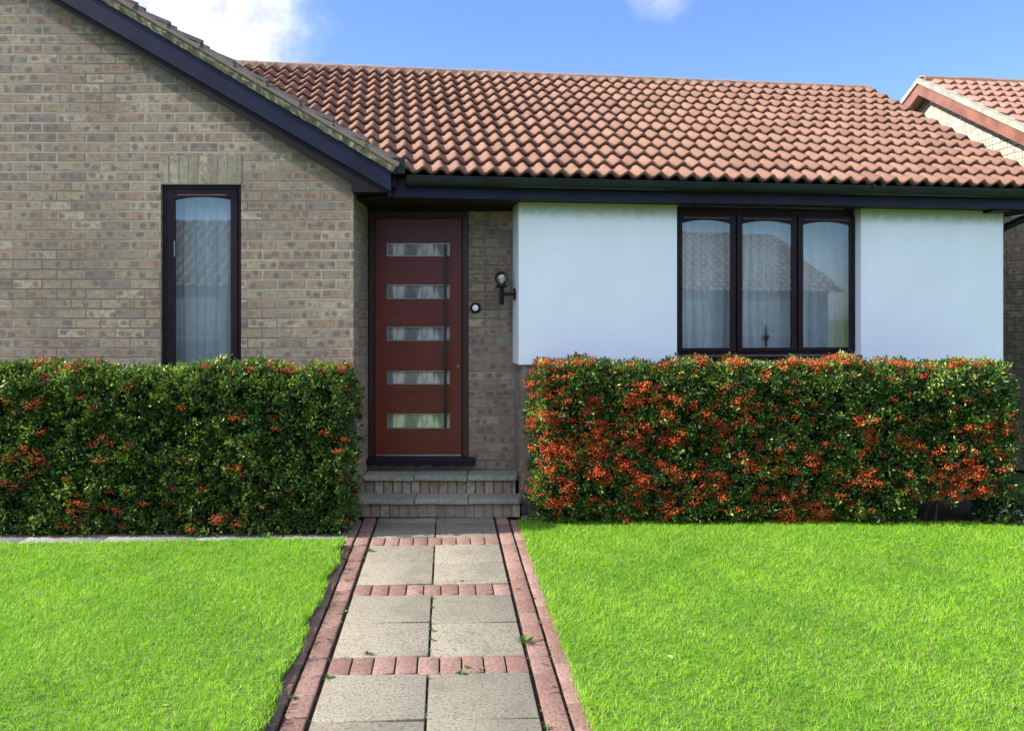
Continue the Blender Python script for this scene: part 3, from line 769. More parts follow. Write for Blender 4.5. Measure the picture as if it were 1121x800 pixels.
def fn(x, y, s=1.0):
    return (np.sin(x*3.1*s+1.3*np.sin(y*2.3*s))+np.sin(y*4.7*s+1.7*np.sin(x*2.9*s)+1)+.6*np.sin(x*9.1*s+y*7.3*s)+.5*np.sin(x*17.3*s-y*13.1*s+2))/3.1
def left_edge(y): return PC(y)-.676+.052+.026*fn(y*3.0, y*0+.3)
def right_edge(y): return PC(y)+.676-.035+.018*fn(y*3.3, y*0+1.3)
def lawn(name, side):
    ys = np.arange(-1.2, 6.80, .04); n = 60; V = []; Fc = []
    for iy, y in enumerate(ys):
        for i in range(n+1):
            f = (i/n)**1.6
            if side < 0: x = float(left_edge(y))-f*9; lim = kf(x)-.005
            else: x = float(right_edge(y))+f*9; lim = 6.79-.02*(x-.5)
            yy = min(y, lim)
            z = (.045 if side < 0 else .010)+.007*float(fn(np.float64(x*.9), np.float64(yy*.9)))
            if i == 0: z -= .03
            V.append((x, yy, z))
    m = n+1
    for a in range(len(ys)-1):
        for i in range(n):
            q = (a*m+i, a*m+i+1, (a+1)*m+i+1, (a+1)*m+i); Fc.append(q if side > 0 else q[::-1])
    return S(arr_mesh(name, V, Fc, M['lawnbase'], smooth=True))
lawn('lawn', -1); lawn('lawn', 1)
def grass(side):
    P = []
    for (y0, y1, xw, dens) in ((2.6, 4.3, 3.0, 13500), (4.3, 5.6, 3.7, 12000), (5.6, 6.83, 4.6, 11000), (1.4, 2.6, 2.6, 3500)):
        N = int((y1-y0)*xw*dens); y = rng.uniform(y0, y1, N)
        d = rng.uniform(0, xw, N)
        if side < 0: x = left_edge(y)-d+.022*rng.random(N); ok = y < kf(x)+.004*rng.random(N)
        else: x = right_edge(y)+d-.018*rng.random(N); ok = y < 6.80-.02*(x-.5)+.02*rng.random(N)
        P.append(np.stack([x[ok], y[ok], d[ok]], 1))
    P = np.concatenate(P); n = len(P); x, y, d = P.T
    z = (.043 if side < 0 else .008)+.007*fn(x*.9, y*.9)
    lump = .5+.5*fn(x*2.2, y*2.2); fine = .5+.5*fn(x*11, y*11)
    h = (.013+.017*rng.random(n)**1.4)*(.75+.3*lump+.25*fine)
    edge = (d < .05); h[edge] *= 1.15
    az = rng.uniform(0, 2*np.pi, n); lean = rng.uniform(.2, 1.7, n)*h
    dx, dy = np.cos(az), np.sin(az); wd = rng.uniform(.0011, .0021, n)*(1+.25*(y-3.4)/3)
    fx, fy = -dy*wd, dx*wd
    # facing of blade random
    fa = rng.uniform(0, 2*np.pi, n); fx, fy = np.cos(fa)*wd, np.sin(fa)*wd
    V = np.empty((n, 5, 3), 'f')
    V[:, 0] = np.stack([x-fx, y-fy, z-.004], 1); V[:, 1] = np.stack([x+fx, y+fy, z-.004], 1)
    mx, my, mz = x+dx*lean*.3, y+dy*lean*.3, z+h*.6
    V[:, 2] = np.stack([mx-fx*.8, my-fy*.8, mz], 1); V[:, 3] = np.stack([mx+fx*.8, my+fy*.8, mz], 1)
    V[:, 4] = np.stack([x+dx*lean, y+dy*lean, z+h], 1)
    b = (np.arange(n)*5)[:, None]
    Fc = np.concatenate([b+np.array([[0, 1, 3]]), b+np.array([[0, 3, 2]]), b+np.array([[2, 3, 4]])], 1).reshape(-1, 3)
    patch = .5+.5*fn(x*1.3+2, y*1.1)
    p2 = .5+.5*fn(x*4.1+7, y*5.3+1)
    r = np.clip(-.02+.38*patch+.22*p2+.2*fine+.3*rng.random(n), 0, .93)
    dry = rng.random(n) > (.965-.09*(fn(x*.8+5, y*1.4)+.5*fn(x*3, y*4) > .4)); r[dry] = rng.uniform(.94, 1, dry.sum())
    o = arr_mesh('grass', V.reshape(-1, 3), Fc, M['grass'], np.repeat(r, 3)); return tag(o, kind='stuff')
tag(grass(-1), 'bright short mown grass left of the front path', 'grass')
tag(grass(1), 'bright short mown grass right of the front path', 'grass')

# weeds in the joints
def blades(pts, n, h, spread, wd, flat=.5):
    V = []; Fc = []; R = []
    for (x, y, z, sc_) in pts:
        for _ in range(int(n*sc_)):
            a = random.uniform(0, 6.28); rr = random.random()*spread*sc_; L = h*random.uniform(.5, 1.1)*sc_
            bx, by = x+math.cos(a)*rr*.4, y+math.sin(a)*rr*.4; o = random.uniform(.3, 1.2)*flat
            dx, dy = math.cos(a)*L*o, math.sin(a)*L*o; w = wd*random.uniform(.6, 1.3); sx, sy = -math.sin(a)*w, math.cos(a)*w
            b = len(V); V += [(bx, by, z), (bx+dx*.5+sx, by+dy*.5+sy, z+L*.5), (bx+dx, by+dy, z+L*.75), (bx+dx*.5-sx, by+dy*.5-sy, z+L*.5)]
            Fc.append((b, b+1, b+2, b+3)); R.append(random.random())
    return V, Fc, R
def gpt(px, py): Y = EYE*F/(py-HZ); return ((px-CX)*Y/F, Y, 0.0)
wp = []
for px, py, s in ((405, 603, 1.2), (575, 703, 1.7), (505, 738, .9), (512, 731, .8), (527, 733, .5), (403, 716, .9), (360, 742, .9), (473, 690, .7), (472, 700, .7), (472, 682, .5), (474, 665, .5), (474, 655, .5), (470, 743, .4),
                  (378, 612, .7), (380, 636, .6), (378, 670, .7), (360, 700, .5), (505, 636, .6), (448, 640, .4), (460, 648, .4), (567, 645, .5), (320, 765, .8), (598, 797, .8), (607, 752, .5), (590, 682, .4), (585, 655, .4), (450, 614, .3), (470, 613, .3), (596, 727, .4), (345, 705, .4), (481, 738, .4)):
    p = gpt(px, py); wp.append((*p, s*.8))
V, Fc, R = blades(wp, 42, .028, .05, .004, .9)
# mossy crumbs along the joints
for _ in range(900):
    if random.random() < .45: a = random.gauss(0, .004); y = random.uniform(2.8, 6.3); p = PP(a, y)
    elif random.random() < .5: a = random.choice((-.462, .462, -.572, .572)); y = random.uniform(2.8, 6.5); p = PP(a+random.gauss(0, .003), y)
    else: nb = random.choice(near[:5])+random.choice((0, .2)); a = random.uniform(-.45, .45); p = PP(a, nb+random.gauss(0, .003))
    if math.sin(p.x*23+p.y*31)+math.sin(p.y*11) < .4: continue
    v2, f2, r2 = blades([(p.x, p.y, -.006, 1)], 3, .010, .006, .0022, .8); b = len(V)
    V += v2; Fc += [tuple(i+b for i in f) for f in f2]; R += r2
tag(arr_mesh('weeds', V, Fc, M['weed'], R), 'small green weeds and moss in the joints of the path', 'weeds', kind='stuff')
V, Fc, R = blades([(*gpt(285, 586)[:2], .005, 1.2), (*gpt(292, 590)[:2], .005, .9)], 40, .07, .08, .004, .5)
tag(arr_mesh('grass_tuft', V, Fc, M['weed'], R), 'green grass tuft growing from the paving edge below the left hedge', 'weed')
for px, py, s, lab in ((459, 800, 0, None),):
    pass
for px, py, lab in ((181, 688, 'tiny red brown fallen leaf in the middle of the left lawn'), (180, 785, 'pale fallen leaf on the left lawn at the bottom of the view'), (312, 734, 'pale fallen leaf on the left lawn next to the path edge'), (82, 715, 'pale fallen leaf at the left side of the left lawn'), (770, 621, 'brown fallen leaf near the back of the right lawn'), (734, 726, 'pale fallen leaf at the lower left of the right lawn')):
    x, y, _ = gpt(px, py); z = .045 if x < 0 else .03
    L = .018; bm = B(); a = random.uniform(0, 3)
    pts = [(-L, 0, 0), (-.3*L, .5*L, .004), (.6*L, .4*L, .005), (1.1*L, 0, .001), (.6*L, -.4*L, .005), (-.3*L, -.5*L, .006)]
    bm.faces.new([bm.verts.new((x+q[0]*math.cos(a)-q[1]*math.sin(a), y+q[0]*math.sin(a)+q[1]*math.cos(a), z+q[2])) for q in pts])
    o = mk('fallen_leaf', bm, M['dry']); tag(o, lab, 'leaf', 'fallen leaves on the lawns')
    at = o.data.attributes.new('rnd', 'FLOAT', 'FACE'); at.data.foreach_set('value', np.full(1, .0 if 'brown' in lab else 1., 'f'))

# ================================================================== hedges
def hedge(name, label, x0, x1, y0, y1, z1, nclump, berry_fn, nberry, gap=None, yback=None, seed=1):
    r = np.random.default_rng(seed)
    root = empty(name, ((x0+x1)/2, (y0+y1)/2, 0)); tag(root, label, 'hedge')
    Lx, Ly = x1-x0, y1-y0
    def surf(n, wtop=.26):
        f = r.random(n); side = np.where(f < .68, 0, np.where(f < .68+wtop, 1, np.where(r.random(n) < .5, 2, 3)))
        x = r.uniform(x0, x1, n); z = r.uniform(.015, z1, n); y = np.full(n, y0*1.0)
        nx = np.zeros(n); ny = np.full(n, -1.0); nz = np.full(n, .25)
        t_ = side == 1; y[t_] = r.uniform(y0, y1, t_.sum()); z[t_] = z1; ny[t_] = 0; nz[t_] = 1
        for s, xv, sg in ((2, x0, -1), (3, x1, 1)):
            t_ = side == s; x[t_] = xv; y[t_] = r.uniform(y0, y1, t_.sum()); ny[t_] = -.2; nx[t_] = sg
        # round the top front edge and let the surface undulate
        lump = .030*fn(x*1.7+seed, z*2.2+y)+.034*fn(x*5+seed, z*6)
        ins = lump+np.abs(r.normal(0, .058, n))-.038-.02*(fn(x*9+seed, z*10) > .3)
        ins = np.where((r.random(n) < .06) & (side == 1), -.035*r.random(n), ins)
        z = z+np.where(z > z1-.2, .022*fn(x*2.3+seed, x*.7), 0)
        top = z > z1-.10; fr_ = side == 0
        y[fr_] += .05*np.clip((z[fr_]-(z1-.10))/.10, 0, 1)**2
        y[fr_] += .0*np.clip((.25-z[fr_])/.25, 0, 1)
        P = np.stack([x, y, z], 1)-np.stack([nx, ny, nz*(side == 1)], 1)*ins[:, None]
        Nn = np.stack([nx, ny, nz], 1)
        if gap is not None:
            ok = ~gap(P[:, 0], P[:, 2]+.03*fn(P[:, 0]*6, P[:, 2]*6)); P, Nn = P[ok], Nn[ok]
        return P, Nn
    C, Nn = surf(nclump); m = 17
    tone = np.clip(r.normal(.42, .2, len(C))+.16*fn(C[:, 0]*2.5, C[:, 2]*3), 0, .9)
    C = np.repeat(C, m, 0); Nn = np.repeat(Nn, m, 0); tone = np.repeat(tone, m); n = len(C)
    D = r.normal(0, 1, (n, 3))+Nn*.9; D[:, 2] += .35; D /= np.linalg.norm(D, axis=1)[:, None]
    P = C+D*r.uniform(.0, .022, n)[:, None]+r.normal(0, .012, (n, 3))
    L = r.uniform(.015, .042, n); Wd = L*r.uniform(.17, .27, n)
    A = np.cross(D, r.normal(0, 1, (n, 3))); A /= np.linalg.norm(A, axis=1)[:, None]
    Bn = np.cross(D, A)
    V = np.empty((n, 4, 3), 'f'); V[:, 0] = P; V[:, 1] = P+D*(L*.55)[:, None]+A*Wd[:, None]+Bn*(Wd*.5)[:, None]
    V[:, 2] = P+D*L[:, None]; V[:, 3] = P+D*(L*.55)[:, None]-A*Wd[:, None]+Bn*(Wd*.5)[:, None]
    b = (np.arange(n)*4)[:, None]; Fc = np.concatenate([b+np.array([[0, 1, 2]]), b+np.array([[0, 2, 3]])], 1).reshape(-1, 3)
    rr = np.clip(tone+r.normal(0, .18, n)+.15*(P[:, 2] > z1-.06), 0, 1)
    tag(arr_mesh('foliage', V.reshape(-1, 3), Fc, M['leaf'], np.repeat(rr, 2), root), kind='stuff')
    ns = int(Lx*14); V2 = []; F2 = []; R2 = []
    for q in range(ns):
        px = r.uniform(x0, x1); py = r.uniform(y0-.02, y1-.08); pz = z1-.02; hh = r.uniform(.03, .085)
        if r.random() < .35: py = y0-.01; pz = r.uniform(.2, z1-.1)
        dr = r.normal(0, .35, 3); dr[2] = 1.0 if pz > z1-.05 else .3
        if pz < z1-.05: dr[1] = -1
        dr /= np.linalg.norm(dr)
        for e in range(int(hh/.009)):
            c0 = np.array([px, py, pz])+dr*(.009*e)
            for _ in range(2):
                dd = r.normal(0, 1, 3)+dr*.8; dd /= np.linalg.norm(dd); ll = r.uniform(.012, .024); aa = np.cross(dd, r.normal(0, 1, 3)); aa /= np.linalg.norm(aa)
                b_ = len(V2); V2 += [c0, c0+dd*ll*.5+aa*ll*.2, c0+dd*ll, c0+dd*ll*.5-aa*ll*.2]; F2.append((b_, b_+1, b_+2, b_+3)); R2.append(r.uniform(.4, 1))
    tag(arr_mesh('shoots', V2, F2, M['leaf'], R2, root), kind='stuff')
    # berries in tight heads
    C, Nn = surf(nberry*9, .30); C = C+Nn*.022
    pr = berry_fn(C[:, 0], C[:, 2]); C = C[r.random(len(C)) < pr][:nberry]
    V = []; Fc = []; R = []
    octv = np.array([(1, 0, 0), (-1, 0, 0), (0, 1, 0), (0, -1, 0), (0, 0, 1), (0, 0, -1)], 'f'); octf = np.array([(0, 2, 4), (2, 1, 4), (1, 3, 4), (3, 0, 4), (2, 0, 5), (1, 2, 5), (3, 1, 5), (0, 3, 5)])
    nb_ = 24; n = len(C)*nb_; K = np.repeat(C, nb_, 0)+r.normal(0, 1, (n, 3))*np.array([.022, .012, .012])
    ct = np.repeat(r.random(len(C)), nb_); rad = r.uniform(.0046, .0072, n)
    VV = (K[:, None, :]+octv[None]*rad[:, None, None]).reshape(-1, 3); FF = ((np.arange(n)*6)[:, None, None]+octf[None]).reshape(-1, 3)
    rb = np.repeat(np.clip(ct*.6+r.random(n)*.4, 0, 1), 8)
    tag(arr_mesh('berries', VV, FF, M['berry'], rb, root, smooth=True), kind='stuff')
    # dark inner twig mass and stems
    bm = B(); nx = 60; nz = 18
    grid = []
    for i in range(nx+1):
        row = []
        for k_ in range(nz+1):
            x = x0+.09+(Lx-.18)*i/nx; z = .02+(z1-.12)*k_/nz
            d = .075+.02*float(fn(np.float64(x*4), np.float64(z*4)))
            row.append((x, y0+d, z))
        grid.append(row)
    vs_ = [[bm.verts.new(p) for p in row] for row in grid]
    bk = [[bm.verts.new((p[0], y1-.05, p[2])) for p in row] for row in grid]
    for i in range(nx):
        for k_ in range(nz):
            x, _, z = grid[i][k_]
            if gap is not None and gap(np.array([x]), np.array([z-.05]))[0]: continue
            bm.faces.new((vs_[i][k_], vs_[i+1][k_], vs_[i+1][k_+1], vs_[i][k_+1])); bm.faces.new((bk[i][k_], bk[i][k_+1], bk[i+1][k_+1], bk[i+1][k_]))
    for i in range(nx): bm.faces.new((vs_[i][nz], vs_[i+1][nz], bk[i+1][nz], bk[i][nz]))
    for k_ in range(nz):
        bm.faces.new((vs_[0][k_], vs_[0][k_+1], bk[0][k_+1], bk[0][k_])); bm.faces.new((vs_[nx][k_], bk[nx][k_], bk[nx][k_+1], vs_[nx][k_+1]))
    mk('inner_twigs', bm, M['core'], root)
    rr_ = random.Random(seed)
    for _ in range(26):
        bm = B()
        x = rr_.uniform(x0+.1, x1-.1); y = rr_.uniform(y0+.1, y1-.1); pts = [(x, y, 0)]
        for q in range(3): x += rr_.uniform(-.06, .06); pts.append((x, y+rr_.uniform(-.04, .02), .12*(q+1)))
        tube(bm, pts, [.010, .008, .006, .004], 6); mk('stem', bm, M['bark'], root)
    return root
HL = lambda px: (px-CX)*6.35/F; HR = lambda px: (px-CX)*6.68/F
ZH = lambda py, Y=6.35: EYE+(HZ-py)*Y/F
def blobfn(blobs, base, conv, Y):
    bl = [(conv(px), ZH(py, Y), rx*Y/F, ry*Y/F, a) for px, py, rx, ry, a in blobs]
    def f(x, z):
        p = np.full(len(x), base, float)
        for bx, bz, rx, rz, a in bl: p = np.maximum(p, a*np.exp(-((x-bx)/rx)**2-((z-bz)/rz)**2))
        p *= np.clip(.6+1.2*fn(x*7, z*7), .04, 1.4)
        return np.clip(p, 0, 1)
    return f
bl = [(15, 402, 22, 7, 1), (65, 400, 22, 7, 1), (125, 393, 14, 7, 1.2), (290, 402, 22, 8, 1), (345, 403, 45, 7, 1.1), (225, 396, 12, 5, .8),
      (115, 425, 10, 6, .6), (40, 445, 20, 8, .4), (20, 500, 26, 14, .55), (45, 515, 22, 10, .7), (15, 535, 18, 8, .6), (120, 497, 28, 16, .7), (160, 512, 14, 7, .4), (85, 551, 14, 8, .7), (100, 573, 30, 12, .9), (95, 578, 20, 8, .8), (165, 550, 16, 9, .7), (205, 568, 16, 8, .4),
      (265, 510, 18, 5, .9), (300, 540, 12, 8, .7), (245, 570, 12, 9, .8), (260, 485, 30, 30, .2), (380, 430, 12, 30, .45), (385, 520, 14, 40, .7), (370, 480, 20, 20, .3), (25, 586, 12, 4, .5)]
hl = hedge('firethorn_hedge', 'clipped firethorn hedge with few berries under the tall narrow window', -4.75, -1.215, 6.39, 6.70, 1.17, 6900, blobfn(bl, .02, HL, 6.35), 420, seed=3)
br = [(615, 396, 40, 8, 1.3), (680, 394, 30, 6, .7), (720, 395, 45, 6, 1.3), (800, 397, 80, 5, .9), (900, 397, 60, 6, 1.1), (1010, 395, 80, 6, 1.2), (590, 420, 14, 24, 1), (580, 480, 12, 60, .9), (600, 540, 30, 25, .6),
      (600, 455, 18, 16, .8), (640, 445, 30, 14, .8), (705, 437, 20, 14, .9), (615, 500, 35, 22, .9), (665, 480, 45, 28, 1.0), (700, 475, 30, 20, .9), (735, 478, 18, 14, .9), (680, 515, 40, 16, .9), (720, 520, 40, 20, .7), (770, 530, 26, 16, .8), (700, 552, 40, 10, .7), (765, 540, 20, 10, .7),
      (740, 445, 50, 20, .35), (800, 460, 30, 30, .4), (850, 505, 40, 14, .6), (880, 500, 30, 16, .5), (855, 540, 30, 16, .7), (900, 555, 30, 14, .7), (870, 565, 30, 10, .7), (935, 520, 24, 12, .5), (950, 480, 16, 22, .5), (905, 450, 20, 12, .3),
      (1010, 485, 16, 10, .8), (1075, 478, 24, 10, .8), (1060, 510, 40, 22, .8), (1040, 540, 45, 10, .7), (1085, 535, 25, 16, .8), (940, 557, 12, 6, .6), (1100, 470, 18, 14, .6)]
gp = lambda x, z: (x > HR(1002)) & (x < HR(1100)) & (z < .19)
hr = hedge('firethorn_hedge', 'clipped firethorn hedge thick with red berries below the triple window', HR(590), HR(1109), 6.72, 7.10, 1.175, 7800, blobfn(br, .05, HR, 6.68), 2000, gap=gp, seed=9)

def bush(name, label, c, rx, ry, rz, n, mat, seed, stems=True):
    r = np.random.default_rng(seed)
    root = empty(name, c); tag(root, label, 'shrub')
    D = r.normal(0, 1, (n, 3)); D[:, 2] = np.abs(D[:, 2]); D /= np.linalg.norm(D, axis=1)[:, None]
    P = np.array(c)+D*np.array([rx, ry, rz])*(r.uniform(.55, 1.05, n)**.6)[:, None]*(1+.2*fn(D[:, 0]*3+seed, D[:, 2]*4))[:, None]
    d = r.normal(0, 1, (n, 3))+D; d /= np.linalg.norm(d, axis=1)[:, None]; L = r.uniform(.025, .05, n); A = np.cross(d, r.normal(0, 1, (n, 3))); A /= np.linalg.norm(A, axis=1)[:, None]
    V = np.empty((n, 4, 3), 'f'); V[:, 0] = P; V[:, 1] = P+d*(L*.5)[:, None]+A*(L*.25)[:, None]; V[:, 2] = P+d*L[:, None]; V[:, 3] = P+d*(L*.5)[:, None]-A*(L*.25)[:, None]
    V[..., 2] = np.maximum(V[..., 2], .005)
    arr_mesh('foliage', V.reshape(-1, 3), (np.arange(n)*4)[:, None]+np.arange(4)[None], mat, r.random(n), root)
    for k_ in range(6):
        bm = B(); a = k_*1.05; tube(bm, [Vector(c), Vector(c)+Vector((math.cos(a)*rx*.4, math.sin(a)*ry*.4, rz*.5)), Vector(c)+Vector((math.cos(a)*rx*.7, math.sin(a)*ry*.7, rz*.8))], [.009, .006, .003], 6)
        mk('stem', bm, M['bark'], root)
    return root
bush('low_shrub', 'low dark green shrub on the ground past the right end of the red berried hedge', (HR(1108), 6.80, 0), .24, .2, .27, 1500, M['leaf_dark'], 4)

# wheeled bin beyond the right corner
bx = RF(uEnd+.42, 1.15, 0); BF = frame(bx[:2], 8.2)
binn = empty('wheelie_bin', bx); tag(binn, 'dark green wheelie bin standing in the gap at the right end of the bungalow', 'bin')
bm = B()
a = [bm.verts.new(BF(u, v, .06)) for u, v in ((-.22, -.24), (.22, -.24), (.22, .22), (-.22, .22))]; b = [bm.verts.new(BF(u, v, 1.08)) for u, v in ((-.29, -.33), (.29, -.33), (.29, .30), (-.29, .30))]
bm.faces.new(a); bm.faces.new(b)
for i in range(4): j = (i+1) % 4; bm.faces.new((a[i], a[j], b[j], b[i]))
mk('bin_body', bm, M['cloth_dark'], binn, bevel=.02)
bm = B(); quadbox(bm, BF, -.31, .31, -.36, .33, 1.082, 1.13); mk('lid', bm, M['cloth_dark'], binn, bevel=.018)
for sx in (-.28, .28):
    bm = B(); tube(bm, [BF(sx-.025, .24, .10), BF(sx+.025, .24, .10)], .10, 18); mk('wheel', bm, M['rubber'], binn)
bm = B(); tube(bm, [BF(-.26, .37, 1.02), BF(.26, .37, 1.02)], .014, 8); mk('handle', bm, M['rubber'], binn)

# ================================================================== neighbouring house (right)
nb = empty('neighbour_house', RF(9, 2.8, 0)); tag(nb, 'neighbouring sunlit buff brick house with red brown bargeboards and pantile roof at the right edge', 'house')
NU = 5.27; NR = 4.42; NV = VR
nes = (RF.n*run+Vector((0, 0, rise))).normalized()
nz0 = NR-rise
tile_roof('roof', M['tile_far'], RF(0, VE, nz0), RF.e, nes, NU+.06, NU+8.6, SL, 13, .14, nb, cols=10)
tile_roof('rear_roof', M['tile_far'], RF(0, 2*NV-VE, nz0), RF.e, esb, NU+.06, NU+8.6, SL, 13, .14, nb, cols=5)
nf = frame(RF(NU, 0, 0)[:2], 98.2)           # u = depth, v = towards the left (-ve = into the house)
def nv(v): return nz0+rise*(v-VE)/run
bm = B()
extr(bm, nf, [(VE, nv(VE)+.025), (NV, NR+.035), (NV, NR-.025), (VE, nv(VE)-.035)], -.10, .02)
extr(bm, nf, [(NV, NR+.035), (2*NV-VE, nv(VE)+.025), (2*NV-VE, nv(VE)-.035), (NV, NR-.025)], -.10, .02)
mk('verge_mortar', bm, M['cream_mortar'], nb)
bm = B()
extr(bm, nf, [(VE, nv(VE)-.037), (NV, NR-.027), (NV, NR-.165), (VE, nv(VE)-.175)], -.03, .003)
extr(bm, nf, [(NV+.001, NR-.027), (2*NV-VE, nv(VE)-.037), (2*NV-VE, nv(VE)-.175), (NV+.001, NR-.165)], -.03, .003)
mk('bargeboard', bm, M['brownboard'], nb)
bm = B()
extr(bm, nf, [(VE, nv(VE)-.13), (NV, NR-.12), (NV, NR-.14), (VE, nv(VE)-.15)], -.18, -.031)
extr(bm, nf, [(NV, NR-.12), (2*NV-VE, nv(VE)-.13), (2*NV-VE, nv(VE)-.15), (NV, NR-.14)], -.18, -.031)
mk('verge_soffit', bm, M['brownboard'], nb)
bm = B()
extr(bm, nf, [(.05, 0), (2*NV-.05, 0), (2*NV-.05, 2.66), (NV, NR-.13), (.05, 2.66)], -.38, -.16)
quadbox(bm, RF, NU+.39, NU+8.4, .05, .25, 0, 2.7); quadbox(bm, RF, NU+.39, NU+8.4, 2*NV-.25, 2*NV-.05, 0, 2.7); quadbox(bm, RF, NU+8.2, NU+8.4, .26, 2*NV-.26, 0, 3.0)
mk('wall', bm, M['brick_sunlit'], nb)
bm = B(); quadbox(bm, RF, NU+.03, NU+8.6, -.20, -.17, nz0-.16, nz0-.01); mk('fascia', bm, M['brownboard'], nb)
ridge('ridge_tiles', RF, NV, NR+.045, NU+.02, NU+8.6, M['ridge'], nb, h=.07)

# ================================================================== across the street (seen only as reflections)
bm = B(); quadbox(bm, ID, -60, 60, -8.6, -3.6, -.05, -.030); S(mk('road', bm, M['asphalt']))
bm = B(); quadbox(bm, ID, -60, 60, -3.6, -1.9, -.034, .05); S(mk('pavement', bm, M['kerb']))
def opposite(X0, X1, label, wins):
    op = empty('opposite_house', ((X0+X1)/2, -15, 0)); tag(op, label, 'house')
    bm = B(); quadbox(bm, ID, X0, X1, -12.2, -12.0, 0, 2.5); quadbox(bm, ID, X0, X0+.2, -20, -12.2, 0, 2.5); quadbox(bm, ID, X1-.2, X1, -20, -12.2, 0, 2.5)
    for xx in (X0, X1-.2): extr(bm, frame((xx, -20), 90), [(0, 2.5), (8, 2.5), (4, 4.6)], -.2, 0)
    mk('wall', bm, M['brick'], op)
    tile_roof('roof', M['tile_opp'], (0, -11.7, 2.42), (1, 0, 0), Vector((0, -4.3, 2.35)), X0-.3, X1+.3, 4.9, 16, .30, op, cols=6, amp=.06)
    tile_roof('rear_roof', M['tile_opp'], (0, -20.3, 2.42), (1, 0, 0), Vector((0, 4.3, 2.35)), X0-.3, X1+.3, 4.9, 8, .60, op, cols=4, amp=.05)
    for x0, x1, z0, z1 in wins:
        bm = B(); quadbox(bm, ID, x0, x1, -12.01, -11.95, z0, z1); w = mk('window' if z0 > .5 else 'door', bm, M['white_edge'], op)
        bm = B(); quadbox(bm, ID, x0+.1, x1-.1, -11.951, -11.94, z0+.1, z1-.1); mk('pane', bm, M['doorglass'], w)
opposite(-13, 5, 'long brick house across the street, the one reflected in the tall narrow window', ((-10.5, -8.5, .9, 2.1), (-5.2, -3.9, 1.0, 2.1), (-2.4, -1.4, .05, 2.1), (.4, 3.0, .9, 2.1)))
opposite(7.5, 17, 'shorter brick house across the street, the one reflected in the triple window', ((8.5, 10.5, .9, 2.1), (11.4, 12.4, .05, 2.1), (13.5, 16, .9, 2.1)))
bush('rounded_shrub', 'green rounded shrub across the street in front of the opposite house', (-6.8, -10.6, 0), 1.3, .9, 1.5, 5000, M['leaf'], 21)
bush('rounded_shrub', 'broad green shrub across the street at the end of the opposite house', (5.2, -10.4, 0), 1.6, .9, 1.8, 6000, M['leaf'], 22)

# ================================================================== light, sky, camera
EL = 37.0; DEL = 6.6
S_ = Vector((-math.cos(math.radians(DEL))*math.cos(math.radians(EL)), -math.sin(math.radians(DEL))*math.cos(math.radians(EL)), math.sin(math.radians(EL))))
sd = bpy.data.lights.new('sun', 'SUN'); sd.energy = 4.1; sd.angle = math.radians(.55); sd.color = (1, .955, .88)
so = bpy.data.objects.new('sun', sd); COL.objects.link(so); so.rotation_euler = (-S_).to_track_quat('-Z', 'Y').to_euler(); so.location = S_*40
w = bpy.data.worlds.new('World'); sc.world = w; w.use_nodes = True
nt = w.node_tree; bg = nt.nodes['Background']; T = NT.__new__(NT); T.t = nt
sky = nt.nodes.new('ShaderNodeTexSky'); sky.sky_type = 'NISHITA'; sky.sun_disc = False
sky.sun_elevation = math.radians(EL); sky.sun_rotation = math.atan2(S_.x, S_.y) % (2*math.pi)
sky.air_density = 1.0; sky.dust_density = .6; sky.ozone_density = 3.0; sky.altitude = 50
d = T.coord('Generated')
def dist_to(v, sx=1.0):
    v = Vector(v).normalized(); o = nt.nodes.new('ShaderNodeVectorMath'); o.operation = 'DISTANCE'; nt.links.new(d, o.inputs[0]); o.inputs[1].default_value = v; return o.outputs['Value']
n1 = T.noise(7.0, 9, .58, d); n2 = T.noise(3.0, 5, .5, d)
m1 = T.math('SUBTRACT', 1.0, T.step(dist_to((-.415, 1, .385)), .07, .27))
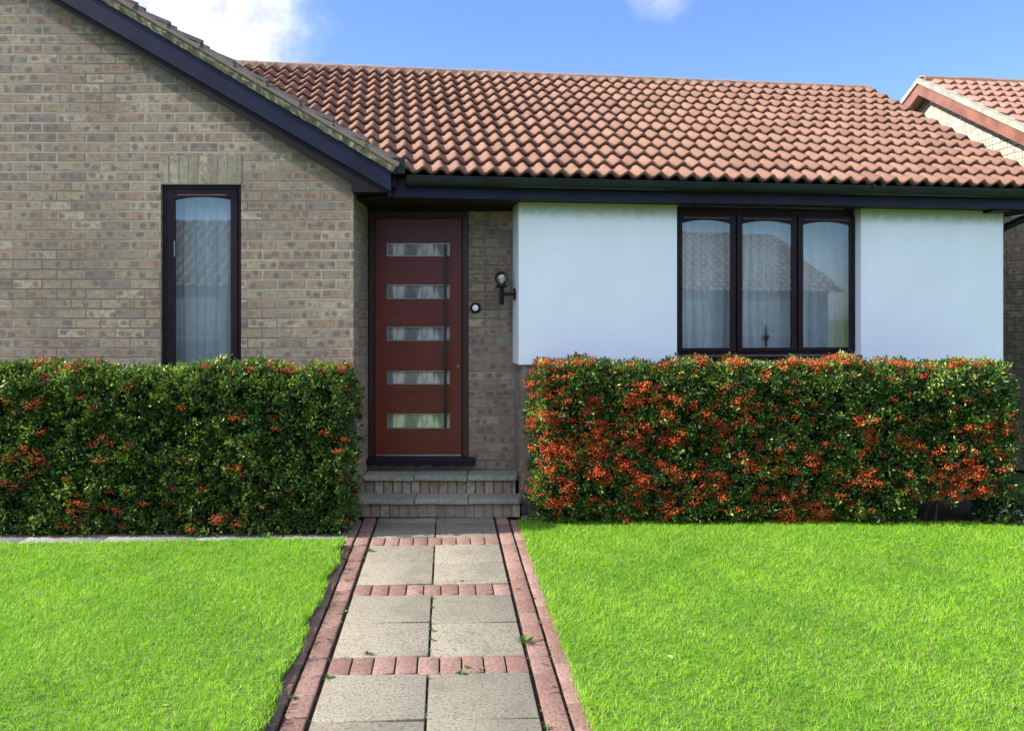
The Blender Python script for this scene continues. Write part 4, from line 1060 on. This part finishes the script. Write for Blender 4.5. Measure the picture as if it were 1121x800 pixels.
c1 = T.step(T.math('ADD', T.math('MULTIPLY', m1, 1.0), T.math('MULTIPLY', T.math('SUBTRACT', n1, .5), 1.3)), .33, .85)
m2 = T.math('SUBTRACT', 1.0, T.step(dist_to((.17, 1, .43)), .03, .14))
c2 = T.math('MULTIPLY', T.step(T.math('ADD', T.math('MULTIPLY', m2, .75), T.math('MULTIPLY', T.math('SUBTRACT', n1, .5), 1.2)), .45, .95), .7)
sp = nt.nodes.new('ShaderNodeSeparateXYZ'); nt.links.new(d, sp.inputs[0])
behind = T.step(sp.outputs[1], .1, -.35)
ms = T.math('MULTIPLY', T.step(T.math('MULTIPLY', sp.outputs[1], -1.0), .05, .3), T.step(sp.outputs[2], .22, .42))
c3 = T.math('MULTIPLY', T.step(n2, .40, .56), T.math('MULTIPLY', ms, .9))  # unseen clouds added behind the camera to brighten the shaded facade
cl = T.math('MAXIMUM', T.math('MAXIMUM', c1, c2), c3)
ccol = T.ramp(T.noise(13.0, 8, .6, d), [(.36, (3.3, 3.5, 4.1)), (.54, (5.4, 5.4, 5.5))])
skyc = T.mix(1.0, sky.outputs[0], (.70, .80, 1.02), 'MULTIPLY')
mixn = T.mix(T.math('MULTIPLY', T.math('MAXIMUM', c1, c2), .95), skyc, ccol)
mixn = T.mix(c3, mixn, (9.5, 10.0, 11.5))
nt.links.new(mixn, bg.inputs[0]); bg.inputs[1].default_value = .10

cd = bpy.data.cameras.new('camera'); cam = bpy.data.objects.new('camera', cd); COL.objects.link(cam)
cam.location = (0, 0, EYE); cam.rotation_euler = (math.radians(90), 0, 0)
cd.sensor_fit = 'HORIZONTAL'; cd.sensor_width = 36; cd.lens = 36*F/1121; cd.clip_end = 1500; cd.clip_start = .05
cd.shift_y = -(400-HZ)/1121.0; cd.shift_x = 0
sc.camera = cam
sc.render.engine = 'CYCLES'
sc.view_settings.view_transform = 'Standard'; sc.view_settings.look = 'None'; sc.view_settings.gamma = 1
sc.view_settings.exposure = 1.3
sc.render.resolution_x = 1024; sc.render.resolution_y = 730
